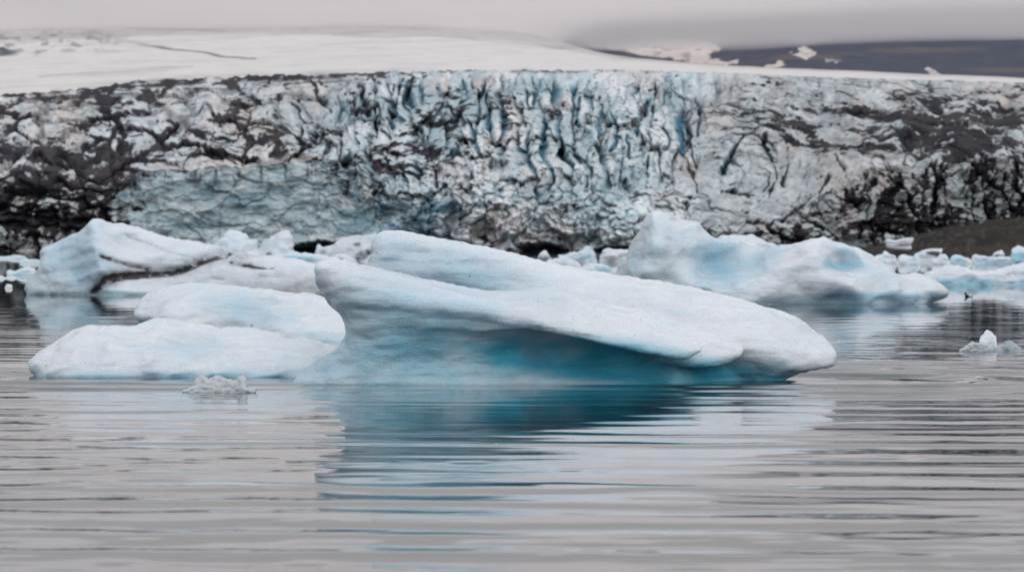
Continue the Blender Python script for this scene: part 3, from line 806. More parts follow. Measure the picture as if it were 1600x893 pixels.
# ------------------------------------------------------------------ low cloud that swallows the hilltops
def build_cloud():
    xs, ys = np.linspace(-3200, 3600, 60), np.linspace(4300, 9000, 40)
    X, Y = np.meshgrid(xs, ys)
    base = 313 - 35 * sstep(900, -300, X) + 9 * fbm(X / 300, Y / 700, None, 4, 131)
    n = X.size
    V = np.concatenate([np.stack([X, Y, base], -1).reshape(-1, 3), np.stack([X, Y, np.full_like(X, 385.0)], -1).reshape(-1, 3)])
    q = grid_quads(*X.shape)
    r, c = X.shape
    idx = np.arange(n).reshape(r, c)
    side = []
    for e in (idx[0], idx[:, -1], idx[-1, ::-1], idx[::-1, 0]):
        side.append(np.stack([e[:-1], e[1:], e[1:] + n, e[:-1] + n], 1))
    Q = np.vstack([q[:, ::-1], q + n] + side)
    m = bpy.data.materials.new('cloud_vapour')
    m.use_nodes = True
    t = m.node_tree
    t.nodes.clear()
    out, v = t.nodes.new('ShaderNodeOutputMaterial'), t.nodes.new('ShaderNodeVolumePrincipled')
    v.inputs['Color'].default_value = (0.93, 0.91, 0.91, 1)
    v.inputs['Density'].default_value = 0.0055
    v.inputs['Anisotropy'].default_value = 0.0
    t.links.new(v.outputs[0], out.inputs['Volume'])
    o = mesh_obj('low_cloud', V, Q, m)
    tag(o, 'flat grey cloud layer lying on the hilltops', 'cloud', kind='stuff')
build_cloud()

# ------------------------------------------------------------------ icebergs
def make_berg(name, bodies, cell, mat=M_ICE, k=0.08, noise_amp=0.02, noise_size=0.5, blue=(), dirt=(), seams=(), bottom=-0.6, thin_dirt=0.0, seed=0, blue_base=0.0, crease=0.0, csize=2.0, groove=0.0, ridges=(), wet=0.16):
    """A solid berg. Each body is an outline with a sculpted front relief and a rounded back.
    body: dict(poly, d, relief=[(u, v, metres towards the shore we stand on)], rf, rb, tb)."""
    B = []
    for b in bodies:
        d = b['d']
        P = smooth_poly(b['poly'], 3)
        wx, wz = (P[:, 0] - 800) / F_PX * d, CAM_H + (HZN - P[:, 1]) / F_PX * d
        B.append((b, d, np.stack([wx, np.maximum(wz, bottom)], 1)))
    lo = np.array([min(p[:, 0].min() for _, _, p in B), min(d - b.get('reach', 1.6) for b, d, _ in B), bottom]) - 3 * cell
    hi = np.array([max(p[:, 0].max() for _, _, p in B), max(d + b.get('rf', 0.3) + b.get('tb', 1.0) + 0.9 for b, d, _ in B), max(p[:, 1].max() for _, _, p in B)]) + 3 * cell
    n = np.ceil((hi - lo) / cell).astype(int) + 1
    ax = [lo[q] + cell * np.arange(n[q]) for q in range(3)]
    X2, Z2 = np.meshgrid(ax[0], ax[2], indexing='ij')
    Y = ax[1][None, :, None]
    F = None
    for b, d, P in B:
        U, V = 800 + X2 / d * F_PX, HZN - (Z2 - CAM_H) / d * F_PX
        sd = poly_sd(P, X2, Z2)
        rel = tps(b['relief'], U, V) if b.get('relief') else np.zeros_like(U)
        if b.get('planes'):
            pl = None
            for tri in b['planes']:
                q = np.array(tri, float)
                co = np.linalg.solve(np.c_[q[:, :2], np.ones(3)], q[:, 2])
                t_ = co[0] * U + co[1] * V + co[2]
                pl = t_ if pl is None else np.minimum(pl, t_)
            rel = lerp(rel, np.clip(pl, -1.5, 4.0), b.get('facet', 0.7))
        rf, rb, tb = b.get('rf', 0.3), b.get('rb', 1.0), b.get('tb', 1.0)
        qf = np.sqrt(np.clip(1 - (1 - np.clip(sd / rf, 0, 1)) ** 2, 0, 1))
        qb = np.sqrt(np.clip(1 - (1 - np.clip(sd / rb, 0, 1)) ** 2, 0, 1))
        c = d - rel + rf
        yF, yB = c - rf * qf, np.maximum(c, d) * (sd > 0) + c * (sd <= 0) + tb * qb
        neg = np.minimum(sd, 0)
        f = np.minimum(Y - yF[:, None], yB[:, None] - Y) + neg[:, None]
        kk = b.get('k', k)
        F = f if F is None else np.where(np.abs(F - f) < kk, np.maximum(F, f) + (kk - np.abs(F - f)) ** 2 / (4 * kk), np.maximum(F, f))
    F = np.minimum(F, (ax[2] - bottom)[None, None, :])
    F = F.astype(np.float32)
    F[0], F[-1], F[:, 0], F[:, -1], F[:, :, 0], F[:, :, -1] = -1, -1, -1, -1, -1, -1
    V, Q = surface_nets(F, lo, cell)
    V = relax(V, Q, 2, 0.5)
    Nn = vert_normals(V, Q)
    s = noise_size
    dsp = noise_amp * (fbm(V[:, 0] / s, V[:, 1] / s, V[:, 2] / (0.6 * s), 4, 200 + seed) + 0.5 * fbm(V[:, 0] / (4 * s), V[:, 1] / (4 * s), V[:, 2] / (2.5 * s), 3, 300 + seed) * 1.5)
    if crease:
        cx, cz = V[:, 0] + 0.5 * V[:, 2], V[:, 2] - 0.35 * V[:, 0]
        dsp = dsp + crease * (0.35 - np.abs(fbm(cx / csize, V[:, 1] / csize, cz / (0.5 * csize), 3, 500 + seed, 0.45)))
    V = V + Nn * dsp[:, None]
    pu, pv = 800 + V[:, 0] / V[:, 1] * F_PX, HZN - (V[:, 2] - CAM_H) / V[:, 1] * F_PX
    jit = fbm(V[:, 0] / (1.6 * s), V[:, 1] / (1.6 * s), V[:, 2] / s, 4, 400 + seed)
    bl, di = np.full(len(V), float(blue_base)), np.full(len(V), float(thin_dirt))
    for cx, cy, rx, ry, ang, val, soft in blue:
        bl = np.maximum(bl, val * blob(pu + 0.12 * rx * jit, pv + 0.12 * ry * jit, cx, cy, rx, ry, soft, ang))
    for cx, cy, rx, ry, ang, val, soft in dirt:
        di = np.maximum(di, val * blob(pu + 0.2 * rx * jit, pv + 0.2 * ry * jit, cx, cy, rx, ry, soft, ang))
    jit2 = fbm(V[:, 0] / (0.5 * s), V[:, 1] / (0.5 * s), V[:, 2] / (0.4 * s), 3, 450 + seed)
    for pts, wd, val in seams:
        dd = seg_dist(smooth_poly(pts, 4, False), pu + 3.0 * jit + 1.5 * jit2, pv + 2.2 * jit + 1.0 * jit2, False)
        wv = wd * np.clip(0.85 + 0.8 * jit, 0.35, 1.7)
        di = np.maximum(di, val * sstep(1.7, 0.1, dd / wv) * np.clip(0.95 + 0.8 * jit2, 0.4, 1))
        di = np.maximum(di, 0.30 * val * sstep(4.5, 0.5, dd / wd) * np.clip(0.5 + 1.3 * jit, 0, 1))
        V = V - Nn * (groove * sstep(2.0, 0.2, dd / wd))[:, None]
    for pts, wd, ht in ridges:
        dd = seg_dist(smooth_poly(pts, 4, False), pu + 3.0 * jit, pv + 2.0 * jit, False)
        V = V + np.array([0.0, -1.0, 0.25]) * (ht * np.clip(1 - dd / wd, 0, 1) * (Nn[:, 1] < 0.3))[:, None]
    bl = np.maximum(bl, 0.55 * sstep(wet, 0.06 * wet, V[:, 2] + 0.35 * wet * jit))          # wet band at the waterline
    o = mesh_obj(name, V, Q, mat, {'blue': bl, 'dirt': di})
    return o

# the sculpted berg in the middle
shelf = dict(d=80.0, rf=0.22, rb=1.0, tb=1.5, reach=1.6, poly=[
    (492, 413), (499, 408), (511, 406), (540, 409), (573, 415), (604, 422), (636, 429), (686, 441), (737, 451), (774, 455), (804, 454), (830, 450), (855, 447), (880, 453), (910, 462),
    (950, 479), (1000, 502), (1050, 525), (1080, 537), (1097, 545), (1084, 553), (1070, 558), (1045, 557), (1019, 552), (969, 543), (901, 526), (850, 516), (800, 508), (750, 500), (700, 492), (640, 486), (580, 482), (535, 476), (515, 472), (501, 460), (490, 441), (491, 428)],
    relief=[(498, 415, .05), (498, 445, 0), (520, 465, -.05), (540, 414, .0), (545, 440, .22), (545, 472, .12), (604, 426, -.05), (610, 455, .26), (615, 484, .30), (686, 445, -.15), (690, 470, .25), (690, 492, .38),
    (760, 458, -.2), (760, 482, .32), (755, 499, .42), (830, 455, -.3), (830, 485, .30), (830, 511, .60), (900, 466, -.2), (905, 497, .35), (905, 525, .72), (970, 495, -.05), (975, 520, .42), (975, 543, .74), (1030, 522, .15), (1035, 552, .66), (1080, 542, .40), (1090, 548, .42)])
stem = dict(d=80.3, k=0.50, rf=0.30, rb=1.2, tb=1.6, reach=1.6, poly=[
    (516, 430), (600, 445), (700, 462), (860, 485), (1000, 520), (1090, 550), (1170, 572), (1222, 590), (1215, 655), (800, 658), (455, 655), (450, 610), (457, 595), (477, 577), (500, 560), (522, 546), (536, 531), (539, 515), (534, 493), (518, 472)],
    relief=[(525, 440, .25), (540, 460, .42), (543, 490, .34), (545, 535, .26), (500, 575, 0), (465, 597, .05), (520, 590, .30), (600, 455, .55), (600, 475, .58), (600, 500, .60), (600, 530, .54), (590, 560, .50), (600, 600, .56),
    (680, 475, .58), (680, 490, .60), (675, 508, .60), (668, 530, .42), (665, 560, .32), (690, 600, .50), (745, 495, .72), (740, 515, .58), (735, 545, .34), (735, 575, .35), (740, 600, .45), (800, 505, .62), (795, 525, .38), (790, 550, .05), (800, 575, .15), (800, 598, .2),
    (850, 520, .0), (850, 560, -.25), (860, 596, .10), (930, 535, -.1), (940, 565, -.35), (950, 592, .0), (1030, 550, -.2), (1040, 575, -.45), (1050, 592, -.25), (1100, 570, -1.0), (1110, 592, -1.0), (1200, 592, -1.7), (1200, 640, -1.7), (600, 640, .6), (800, 640, .6), (1000, 640, .2)])
lobe = dict(d=81.2, k=0.05, rf=0.20, rb=1.0, tb=1.6, reach=1.4, poly=[
    (840, 452), (855, 447), (880, 453), (901, 461), (952, 474), (1019, 488), (1070, 503), (1121, 521), (1150, 535), (1161, 545), (1156, 555), (1131, 568), (1100, 573), (1060, 570), (1000, 560), (900, 530), (830, 500)],
    relief=[(855, 450, -.2), (880, 490, .2), (900, 464, -.15), (952, 478, -.1), (960, 520, .45), (1019, 492, -.1), (1020, 530, .45), (1070, 508, -.05), (1080, 535, .4), (1090, 565, .65), (1130, 545, .4), (1130, 562, .5), (1152, 548, .3), (1000, 555, .6), (900, 525, .5)])
fin = dict(d=82.6, k=0.05, rf=0.25, rb=1.4, tb=2.2, reach=2.0, poly=[
    (573, 416), (582, 395), (580, 385), (584, 373), (595, 362), (619, 359.5), (639, 363), (686, 372), (754, 384), (804, 396), (855, 410), (906, 418), (990, 433), (1040, 442), (1087, 451), (1137, 462), (1188, 476), (1239, 493), (1272, 515),
    (1299, 538), (1306, 558), (1303, 570), (1272, 576), (1245, 582), (1222, 592), (1208, 606), (1200, 645), (560, 645), (556, 520)],
    relief=[(590, 370, 0), (600, 400, .12), (590, 440, .0), (640, 366, 0), (660, 400, .06), (650, 430, .14), (740, 384, .0), (740, 415, .14), (720, 440, .26), (800, 397, .05), (800, 425, .26), (780, 448, .36), (855, 413, .10), (850, 435, .46),
    (906, 421, .1), (900, 445, .65), (990, 436, .1), (980, 460, .65), (970, 478, .85), (1087, 454, .1), (1080, 485, .75), (1070, 505, .95), (1160, 472, .1), (1150, 505, .75), (1150, 535, 1.1), (1220, 490, .1), (1220, 525, .75), (1220, 556, 1.1), (1270, 522, .1), (1275, 550, .6),
    (1295, 562, .5), (1235, 572, .95), (1180, 562, 1.15), (1180, 575, .95), (1180, 590, .85), (1228, 588, .85), (1230, 620, .8), (1100, 560, .9), (1100, 590, .7), (1100, 620, .6), (900, 600, .2), (600, 600, -1.0), (700, 500, -.9)])
tag(make_berg('iceberg', [shelf, stem, lobe, fin], 0.042, k=0.10, noise_amp=0.016, noise_size=0.45, seed=1, crease=0.035, csize=0.8,
    blue=[(660, 532, 110, 48, -12, .74, 1.0), (590, 580, 150, 34, 0, .34, .9), (735, 582, 190, 30, 0, .60, .9), (900, 562, 190, 36, 5, 1.0, .5), (1040, 584, 170, 24, 0, 1.0, .5), (720, 430, 150, 28, 13, .34, 1.0), (1190, 594, 90, 12, 0, .8, .6), (1010, 472, 90, 9, 16, .10, .9), (545, 520, 40, 60, 0, .22, .9), (800, 545, 80, 40, 0, .6, .9), (630, 505, 150, 50, 6, .50, 1.0), (550, 510, 60, 60, 0, .42, 1.0), (590, 572, 170, 40, 0, .46, 1.0)],
    dirt=[(845, 511, 26, 2.4, 8, .55, .5), (905, 521, 30, 2.2, 9, .45, .5)]),
    'large white iceberg with a raised back fin and an undercut teal front', 'iceberg')

# the low front-left floe
tag(make_berg('iceberg', [dict(d=84.5, rf=0.45, rb=1.4, tb=2.2, reach=1.8, poly=[
    (44, 569), (46, 559), (61, 545), (84, 531), (111, 517), (135, 510), (162, 511), (196, 514), (223, 506), (253, 498), (277, 501), (310, 508), (351, 514), (391, 516), (425, 521), (472, 533), (520, 545), (560, 560), (575, 600), (575, 640), (70, 640), (60, 590), (47, 579)],
    relief=[(60, 560, .2), (110, 530, .2), (150, 520, .1), (110, 560, .75), (180, 530, .5), (240, 552, 1.0), (200, 520, -.1), (253, 503, -.6), (260, 525, -.1), (310, 512, -.7), (304, 545, .25), (290, 562, .95), (350, 520, -.6), (360, 545, .2), (360, 568, 1.0), (430, 528, -.5), (430, 550, .35), (430, 572, 1.0), (500, 545, -.3), (500, 575, .5),
    (170, 570, 1.15), (110, 575, 1.0), (60, 576, .5), (240, 578, 1.2), (350, 580, 1.15), (440, 583, 1.05), (240, 592, 1.15), (350, 594, 1.1), (440, 596, 1.0), (110, 588, 1.05), (80, 600, .9), (300, 630, 1.0), (550, 600, .3)])],
    0.04, noise_amp=0.030, noise_size=0.55, seed=2, crease=0.10, csize=1.1, blue_base=0.04, blue=[(304, 541, 50, 20, 5, .30, .9), (300, 586, 250, 7, 1, .30, .8), (200, 535, 50, 14, 15, .14, .9), (420, 582, 120, 10, 0, .18, .8)]),
    'low white two-humped ice floe in the foreground, touching the undercut end of the biggest berg', 'iceberg')

# the hump behind it
tag(make_berg('iceberg', [dict(d=104.0, rf=0.5, rb=1.6, tb=2.4, reach=2.0, poly=[
    (207, 493), (209, 481), (223, 462), (240, 455), (256, 450), (290, 443), (324, 443), (365, 449), (405, 453), (446, 455), (500, 460), (540, 470), (580, 495), (600, 530), (600, 600), (240, 600), (250, 530), (238, 506), (219, 503)],
    relief=[(215, 485, 0), (240, 465, -.1), (290, 450, -.4), (260, 490, .6), (275, 505, .8), (330, 455, -.4), (300, 478, .35), (365, 460, -.5), (370, 485, -.15), (350, 505, .2), (420, 462, -.5), (400, 490, .0), (440, 510, .8), (470, 480, .1), (500, 470, -.3), (500, 510, .8), (530, 500, .4), (460, 530, 1.1), (300, 520, .8), (420, 560, 1.0), (260, 560, .2), (560, 560, .8)])],
    0.05, noise_amp=0.036, noise_size=0.7, seed=3, crease=0.12, csize=1.3, blue_base=0.05, blue=[(385, 482, 70, 26, 10, .32, .9), (500, 528, 50, 12, 10, .3, .8)], dirt=[(393, 508, 1.6, 1.6, 0, .9, .3)]),
    'rounded white ice hump rising behind the low foreground floe', 'iceberg')

# the background bergs
tag(make_berg('iceberg', [
    dict(d=212.0, rf=0.6, rb=3.0, tb=5.0, reach=4.5, facet=0.72, planes=[[(148, 348, .7), (40, 450, -.1), (158, 455, 3.0)], [(148, 348, .7), (340, 396, -.3), (165, 410, 2.8)], [(150, 404, 2.8), (300, 424, 1.0), (165, 455, 2.5)]], poly=[
    (31, 455), (34, 446), (54, 424), (59, 410), (62, 397), (67, 390), (94, 377), (121, 364), (138, 353), (148, 345), (161, 346), (178, 350), (198, 353), (232, 362), (260, 373), (287, 379), (331, 387), (356, 396), (358, 425), (320, 445), (250, 462), (230, 475), (230, 545), (45, 545), (36, 463)],
    relief=[(45, 445, 0), (65, 400, 0), (80, 410, .6), (70, 440, .6), (120, 370, .3), (110, 410, 1.3), (148, 350, .6), (150, 390, 2.4), (152, 404, 2.7), (130, 420, 1.4), (120, 450, 1.6), (100, 456, 1.2), (162, 425, 2.6), (165, 450, 2.6), (140, 440, 1.5), (178, 358, .4), (190, 385, 1.8), (232, 368, .1), (240, 400, 1.3), (287, 385, -.2), (290, 408, .9), (340, 395, -.2), (200, 420, 2.3), (250, 425, 1.5), (300, 418, 1.0), (100, 462, .9), (160, 462, 1.9), (110, 480, .8)]),
    dict(d=209.0, rf=0.8, rb=3.0, tb=5.0, reach=3.0, poly=[
    (150, 458), (178, 441), (205, 434), (240, 430), (290, 422), (330, 406), (352, 397), (369, 396), (407, 399), (446, 401), (480, 408), (510, 420), (530, 440), (530, 545), (160, 545), (152, 464)],
    relief=[(170, 450, .6), (240, 436, .4), (240, 455, .9), (330, 412, -.1), (330, 440, .8), (360, 402, -.6), (390, 415, -.3), (400, 430, .4), (450, 406, -.7), (450, 430, .3), (420, 450, .8), (500, 430, .0), (300, 458, .8), (470, 455, .5), (300, 480, .4), (500, 470, 0)])],
    0.10, M_ICE_FAR, k=0.12, noise_amp=0.10, noise_size=1.3, seed=4, crease=0.26, csize=3.2, groove=0.10, bottom=-1.8, ridges=[([(148, 344), (151, 375), (152, 404), (164, 430), (168, 458)], 42, .55), ([(67, 390), (70, 415), (62, 445)], 26, .3), ([(198, 353), (240, 385), (300, 405)], 24, .2)], blue_base=0.05,
    blue=[(95, 405, 66, 44, -35, .36, .9), (135, 430, 40, 40, 60, .40, .8), (130, 459, 105, 5, 0, .45, .6), (50, 440, 25, 25, 0, .25, .9), (200, 375, 60, 14, 15, .10, .9)],
    seams=[([(148, 458), (160, 448), (178, 439), (201, 432), (235, 429), (262, 426), (297, 418), (337, 402), (358, 394)], 4.6, 1.6), ([(160, 404), (180, 409), (210, 417), (235, 422)], 2.4, 1.1), ([(362, 409), (390, 415), (407, 417), (425, 416)], 3.0, 1.1),
           ([(198, 368), (235, 380), (262, 391), (300, 400)], 2.2, .45), ([(330, 433), (350, 436)], 2, .4), ([(405, 431), (440, 428)], 2, .35), ([(310, 398), (335, 392), (352, 396)], 3, .6)],
    dirt=[(120, 460, 80, 4, 0, .55, .6), (250, 460, 120, 4, 0, .35, .6), (305, 410, 62, 12, -18, .62, .9), (365, 402, 40, 8, -6, .4, .9), (400, 440, 120, 16, 2, .20, .9), (470, 455, 40, 5, 0, .4, .6)]),  # the waterline strips darken the wet foot of the berg
    'pale conical iceberg crossed by black dirt seams, farther back behind the low floe', 'iceberg')

tag(make_berg('iceberg', [
    dict(d=182.0, rf=0.9, rb=3.0, tb=5.0, reach=5.0, poly=[
    (962, 440), (968, 425), (980, 401), (997, 371), (1011, 347), (1021, 337), (1041, 337), (1065, 342), (1088, 350), (1105, 363), (1129, 373), (1149, 371), (1162, 377), (1183, 389), (1210, 389), (1240, 386), (1264, 377), (1284, 375), (1314, 379), (1335, 387), (1358, 398),
    (1385, 414), (1409, 433), (1432, 430), (1453, 431), (1470, 440), (1483, 455), (1481, 462), (1463, 470), (1445, 485), (1440, 540), (950, 540), (945, 470)],
    relief=[(975, 420, -.3), (1000, 375, 0), (1022, 342, .6), (1018, 380, 1.6), (1000, 420, 1.2), (985, 440, .6), (1045, 342, .3), (1050, 365, .9), (1060, 395, 1.1), (1040, 425, 1.4), (1090, 358, .1), (1090, 385, .6), (1085, 425, .9), (1130, 380, -.2), (1122, 412, -.6), (1105, 435, .4), (1100, 447, 2.4), (1160, 385, -.5), (1150, 415, -.5), (1183, 395, -.6), (1180, 418, .0), (1150, 450, 2.2), (1215, 400, .5),
    (1240, 392, .8), (1220, 425, 1.8), (1200, 455, 2.6), (1284, 382, .6), (1275, 400, 1.5), (1290, 412, .9), (1316, 418, -.1), (1342, 416, .9), (1316, 432, 2.4), (1335, 395, .6), (1375, 412, .6), (1290, 445, 2.7), (1360, 440, 2.0), (1390, 455, 2.2), (1420, 437, .2), (1450, 437, 0), (1450, 452, .9), (1420, 455, 1.6), (1475, 455, .2),
    (1300, 462, 2.5), (1400, 463, 2.0), (1450, 463, .9), (1300, 473, 2.4), (1400, 473, 1.8), (1210, 473, 2.2), (1100, 480, 2.0), (1000, 480, 1.2), (1300, 495, 2.3), (1400, 495, 1.7), (1300, 530, 2.2)])],
    0.085, M_ICE_FAR, k=0.12, noise_amp=0.08, noise_size=1.4, seed=5, crease=0.24, csize=3.6, bottom=-1.5, ridges=[([(1021, 337), (1013, 375), (1002, 430)], 34, .5), ([(1240, 386), (1185, 425), (1098, 448)], 44, .6), ([(1284, 375), (1272, 402), (1288, 432), (1340, 455)], 40, .45), ([(1335, 387), (1350, 412), (1405, 442)], 34, .4), ([(1088, 350), (1080, 385), (1060, 430)], 30, .3)], blue_base=0.08,
    blue=[(1122, 413, 42, 36, -30, .55, .9), (1178, 412, 45, 20, -25, .38, .9), (1316, 417, 36, 9, 4, .62, .7), (990, 420, 32, 60, 20, .24, .9), (1370, 466, 110, 8, 0, .60, .7), (1380, 440, 40, 30, 30, .2, .9), (1065, 372, 60, 20, 20, .16, .9)], dirt=[(1052, 343, 6, 3, 0, .3, .5), (1045, 372, 6, 3, 0, .25, .5)]),
    'big white iceberg with a sharp peak and blue hollows behind the largest berg', 'iceberg')

def small(label, d, poly, cell, blue=(), dirt=(), thick=1.0, cat='ice floe', group=None, mat=M_ICE_FAR, seed=0, thin=0.0, bb=0.08, seams=(), na=0.5, name='ice_floe'):
    """A lesser floe: closes its outline below the water and bulges towards the viewer in the middle."""
    p = np.array(poly, float)
    water = HZN + CAM_H * F_PX / d
    hh = max(water - p[:, 1].min(), 2) / F_PX * d
    low = water + (0.35 + 0.3 * hh) * F_PX / d
    P = list(map(tuple, p)) + [(p[-1, 0], max(low, p[-1, 1])), (p[0, 0], max(low, p[0, 1]))]
    u0, u1, v0 = p[:, 0].min(), p[:, 0].max(), p[:, 1].min()
    sz = (u1 - u0) / F_PX * d
    hh = max(water - v0, 2) / F_PX * d
    rs = np.random.RandomState(seed + 7)
    rel = []
    for a in (0.15, 0.4, 0.65, 0.88):
        for c, q in ((0.2, -0.15), (0.6, 0.12), (1.0, 0.22)):
            rel.append((u0 + a * (u1 - u0), v0 + c * (water - v0), thick * hh * (q + 0.35 * (rs.rand() - 0.5))))
    return tag(make_berg(name, [dict(d=d, poly=P, relief=rel, rf=min(0.18 * hh, 0.15 * sz), rb=0.5 * min(hh, sz), tb=0.6 * max(hh, 0.5 * sz) * thick, reach=1.2 * hh + 0.3)], cell, mat, k=0.1,
        noise_amp=1.6 * na * cell, crease=0.12 * hh, csize=max(0.7 * hh, 6 * cell), noise_size=max(5 * cell, 0.3 * hh), blue=blue, dirt=dirt, seams=seams, bottom=-0.30 - 0.28 * hh, wet=min(0.16, 0.07 * hh), thin_dirt=thin, seed=seed, blue_base=bb), label, cat, group)

small('rounded pale lump of ice peeking over the seamed conical berg', 300, [(326, 410), (330, 390), (337, 381), (351, 365), (364, 358), (380, 359), (390, 371), (399, 378), (402, 410)], .16, blue=[(365, 385, 30, 14, 0, .25, .8)], seed=11, cat='iceberg', name='iceberg')
small('leaning fin of ice beside the rounded lump, tip pointing up', 296, [(372, 410), (380, 393), (404, 381), (425, 367), (442, 358), (453, 360), (456, 370), (453, 382), (461, 396), (462, 412)], .16, blue=[(425, 390, 30, 10, 0, .2, .8)], dirt=[(420, 397, 5, 3, 0, .8, .5)], seed=12, cat='iceberg', name='iceberg')
small('low floe with a bright blue strip beneath the undercut horn of the largest berg', 255, [(418, 415), (430, 400), (455, 396), (480, 395), (500, 400), (520, 402), (545, 408), (560, 418)], .12, blue=[(470, 405, 30, 5, 6, .55, .4)], seed=13)
small('dirty grey lumpy berg in the gap before the dark ice cave', 380, [(489, 412), (490, 396), (493, 385), (498, 382), (504, 386), (518, 382), (526, 375), (540, 370), (554, 367), (565, 370), (574, 367), (588, 368), (600, 380), (605, 415)], .18, dirt=[(558, 382, 6, 4, 0, .8, .5), (505, 394, 6, 5, 0, .5, .6), (572, 396, 22, 5, -25, .8, .5), (530, 395, 25, 6, -8, .3, .7)], seed=14, cat='iceberg', name='iceberg', thin=.08)
small('smooth white floe lying below the dirty grey lumpy berg', 330, [(506, 418), (515, 402), (530, 396), (545, 399), (556, 409), (560, 418)], .14, seed=15)
# between the two great bergs
small('small pointed dark-based floe, leftmost of the floes before the far glacier cave', 545, [(838, 408), (840, 403), (843, 396), (851, 389), (857, 396), (861, 404), (862, 408)], .18, dirt=[(851, 403, 12, 5, 0, .55, .5)], seed=21, thin=.06)
small('peaked white floe with a long low tail before the far glacier cave', 530, [(870, 408), (874, 398), (891, 396), (911, 391), (917, 384), (925, 389), (930, 399), (931, 409)], .18, blue=[(915, 402, 20, 4, 0, .5, .6)], seed=22)
small('flat-topped white floe with a grey underside, next to the big peaked berg', 535, [(936, 408), (937, 400), (943, 391), (955, 388), (974, 389), (990, 390), (996, 400), (996, 408)], .18, dirt=[(956, 403, 14, 4, -5, .5, .5)], seed=23)
small('low smooth grey-white floe just above the crest of the largest berg', 430, [(850, 420), (857, 405), (885, 402), (898, 408), (908, 415), (912, 420)], .16, seed=24)
small('low arched floe with a bluish dip, nearest to the crest of the largest berg', 380, [(902, 428), (911, 415), (934, 411), (950, 417), (962, 424), (968, 428)], .14, blue=[(945, 421, 18, 4, 12, .55, .5)], seed=25)
small('far white floe half hidden behind the saddle of the big peaked berg', 420, [(1112, 400), (1122, 374), (1150, 366), (1166, 368), (1182, 368), (1200, 377), (1222, 382), (1226, 400)], .2, seed=26, dirt=[(1195, 384, 12, 3, 10, .3, .6)])
# right-hand drift
small('long low wavy berg at the frame edge with a teal undercut', 255, [(1436, 446), (1447, 429), (1468, 421), (1484, 415), (1501, 417), (1518, 422), (1538, 425), (1568, 421), (1585, 416), (1602, 413), (1650, 412), (1690, 420), (1700, 446)], .12, blue=[(1510, 441, 52, 7, 0, .75, .5), (1600, 442, 40, 4, 0, .5, .6)], seed=31, cat='iceberg', name='iceberg')
small('tall teal-sided floe standing at the frame edge behind the wavy berg', 480, [(1577, 413), (1580, 398), (1581, 388), (1590, 383), (1597, 385), (1606, 388), (1612, 400), (1612, 413)], .16, blue=[(1592, 404, 14, 12, 0, .6, .5)], seed=32)
small('long flat pale floe with a bluish side, left of the tall teal-sided one', 490, [(1518, 412), (1521, 401), (1530, 398), (1545, 400), (1560, 401), (1575, 400), (1583, 403), (1583, 412)], .16, blue=[(1550, 409, 34, 4, 0, .5, .6)], seed=33)
small('small tilted floe with a dark underside resting above the long flat one', 540, [(1548, 408), (1550, 399), (1557, 392), (1566, 389), (1570, 396), (1568, 408)], .16, dirt=[(1558, 400, 10, 2.5, -5, .85, .5)], seed=34)
small('stubby bluish floe near the middle of the drift below the brown bank', 490, [(1483, 412), (1486, 401), (1495, 397), (1504, 401), (1516, 405), (1520, 412)], .16, blue=[(1496, 407, 14, 5, 0, .5, .6)], seed=35)
small('white floe with an upturned right end, below the black-patched slab', 470, [(1450, 413), (1454, 405), (1464, 404), (1470, 398), (1478, 398), (1483, 405), (1484, 413)], .15, seed=36)
small('slanting ice slab with a black hollow in its side', 540, [(1424, 408), (1428, 400), (1440, 393), (1456, 388), (1472, 388), (1474, 394), (1468, 402), (1466, 408)], .15, dirt=[(1460, 396, 12, 4, 6, 1.0, .4), (1448, 401, 14, 3, -5, .4, .6)], seed=37)  # the hollow's shade is painted on through the dirt value, not modelled
small('low broken white floe below the left end of the slanting slab', 470, [(1402, 409), (1405, 400), (1415, 397), (1426, 399), (1437, 404), (1438, 413)], .15, seed=38)
small('ragged low floe touching the shoulder of the big peaked berg', 500, [(1362, 410), (1368, 400), (1378, 397), (1384, 393), (1390, 397), (1400, 401), (1404, 410)], .15, dirt=[(1390, 401, 10, 2.5, 5, .4, .6)], seed=39)
# stranded block on the bank
d_b = 850.0
o = make_berg('ice_block', [dict(d=d_b, rf=.5, rb=.9, tb=1.6, reach=1.5, poly=[(1384, 376), (1387, 373), (1400, 375), (1413, 372), (1427, 371), (1427, 377), (1424, 382), (1423, 390), (1404, 391), (1387, 388)], relief=[(1390, 380, .2), (1410, 376, .4), (1410, 386, .2), (1424, 376, .1)])], .15, M_ICE_FAR, dirt=[(1412, 383, 12, 2.5, -5, .6, .5)], seed=40, bottom=0.3, noise_amp=.08, noise_size=1.0)
tag(o, 'white block of ice stranded on the dark brown bank', 'ice block')
# left-hand drift
small('thin flat floe at the far shore edge, topmost of the bits beside the conical berg', 620, [(-20, 404), (-10, 400), (8, 401), (20, 399), (34, 400), (42, 404)], .18, seed=51, bb=.12)
small('flat bright floe just left of the shoulder of the conical berg', 500, [(31, 411), (34, 406), (45, 405), (62, 406), (66, 411)], .15, seed=52)
small('wing-shaped floe touching the left foot of the conical berg', 330, [(10, 430), (12, 422), (24, 423), (34, 419), (44, 417), (54, 421), (56, 430)], .11, blue=[(34, 427, 16, 4, -10, .4, .6)], seed=53)
small('very flat sheet of ice low at the frame edge, below the wing-shaped floe', 300, [(-20, 435), (-8, 432), (8, 433), (22, 434), (26, 435)], .09, seed=54)
small('tiny square white floe, lowest of the bits left of the conical berg', 240, [(7, 450), (8, 445), (13, 443), (19, 445), (20, 450)], .06, seed=55)

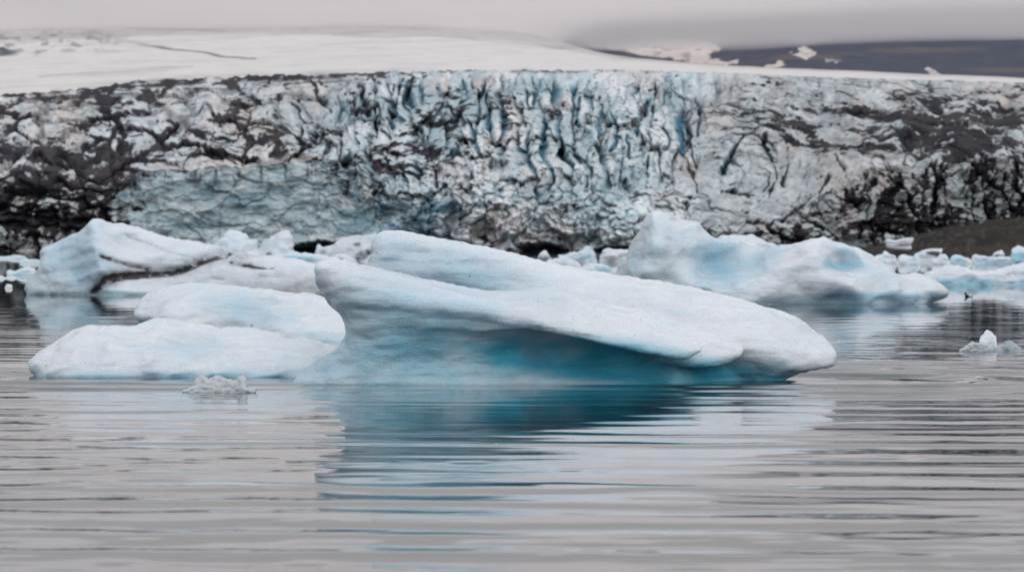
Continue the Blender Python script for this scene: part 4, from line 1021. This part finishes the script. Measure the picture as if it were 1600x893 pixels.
# near growlers
small('jagged grey brash ice drifting in front of the low foreground floe', 75.8, [(284, 612), (290, 609), (300, 603), (305, 594), (314, 589), (323, 591), (325, 594), (337, 588), (348, 592), (360, 594), (370, 593), (376, 587), (383, 592), (386, 600), (386, 605), (395, 604), (403, 607), (398, 612)], .018, mat=M_ICE_CLEAR, cat='growler', name='growler', seed=61, na=.9, bb=.05)
small('upright clear nub of ice on the open water to the right', 104.5, [(1529, 546), (1531, 534), (1533, 527), (1540, 521), (1544, 516), (1551, 521), (1556, 527), (1557, 540), (1558, 546)], .02, mat=M_ICE, cat='growler', name='growler', seed=62, na=.4, bb=.05)
small('grey slushy ice heap left of the upright clear nub', 103.5, [(1500, 546), (1506, 543), (1513, 537), (1520, 532), (1528, 535), (1536, 534), (1546, 540), (1550, 546)], .02, mat=M_ICE_CLEAR, cat='growler', name='growler', seed=63, na=.7, bb=.1)
small('dark greenish slush to the right of the upright clear nub', 104.0, [(1553, 546), (1557, 540), (1567, 537), (1576, 533), (1585, 535), (1592, 541), (1596, 546)], .02, mat=M_ICE_CLEAR, cat='growler', name='growler', seed=64, na=.7, bb=.45)
small('tiny sliver of ice alone on the water before the largest berg', 56.4, [(774, 695), (778, 693.5), (786, 693), (792, 694), (796, 695)], .008, mat=M_ICE, cat='ice sliver', name='ice_sliver', seed=65)

# ------------------------------------------------------------------ a bird on the water
def build_bird():
    d = 204.0
    x0 = (1513 - 800) / F_PX * d
    c = 0.012
    ax = [np.arange(-.26, .26, c), np.arange(-.14, .14, c), np.arange(-.08, .30, c)]
    X, Y, Z = np.meshgrid(*ax, indexing='ij')
    def ell(cx, cy, cz, a, b, e):
        q = np.sqrt(((X - cx) / a) ** 2 + ((Y - cy) / b) ** 2 + ((Z - cz) / e) ** 2)
        return (1 - q) * min(a, b, e)
    def sm(f, g, k=.03):
        return np.where(np.abs(f - g) < k, np.maximum(f, g) + (k - np.abs(f - g)) ** 2 / (4 * k), np.maximum(f, g))
    f = ell(0, 0, .035, .18, .085, .075)
    f = sm(f, ell(.19, 0, .065, .075, .03, .022))       # tail
    f = sm(f, ell(-.135, 0, .12, .042, .036, .075))     # neck
    f = sm(f, ell(-.155, 0, .185, .052, .040, .042))    # head
    f = sm(f, ell(-.215, 0, .175, .045, .014, .014), .012)   # bill
    V, Q = surface_nets(f.astype(np.float32), [a[0] for a in ax], c)
    V = relax(V, Q, 1)
    C = np.ones((len(V), 3)) * np.array([.02, .02, .022])
    C[(V[:, 0] > .02) & (V[:, 2] > .03) & (V[:, 0] < .16)] = (.62, .60, .56)
    V = V + np.array([x0, d, 0.0])
    o = mesh_obj('seabird', V, Q, attr_color_material('plumage', .8, .2, 8.0, .1, .01), {'albedo': C})
    tag(o, 'small dark and white seabird swimming off the right end of the peaked berg', 'bird')
build_bird()
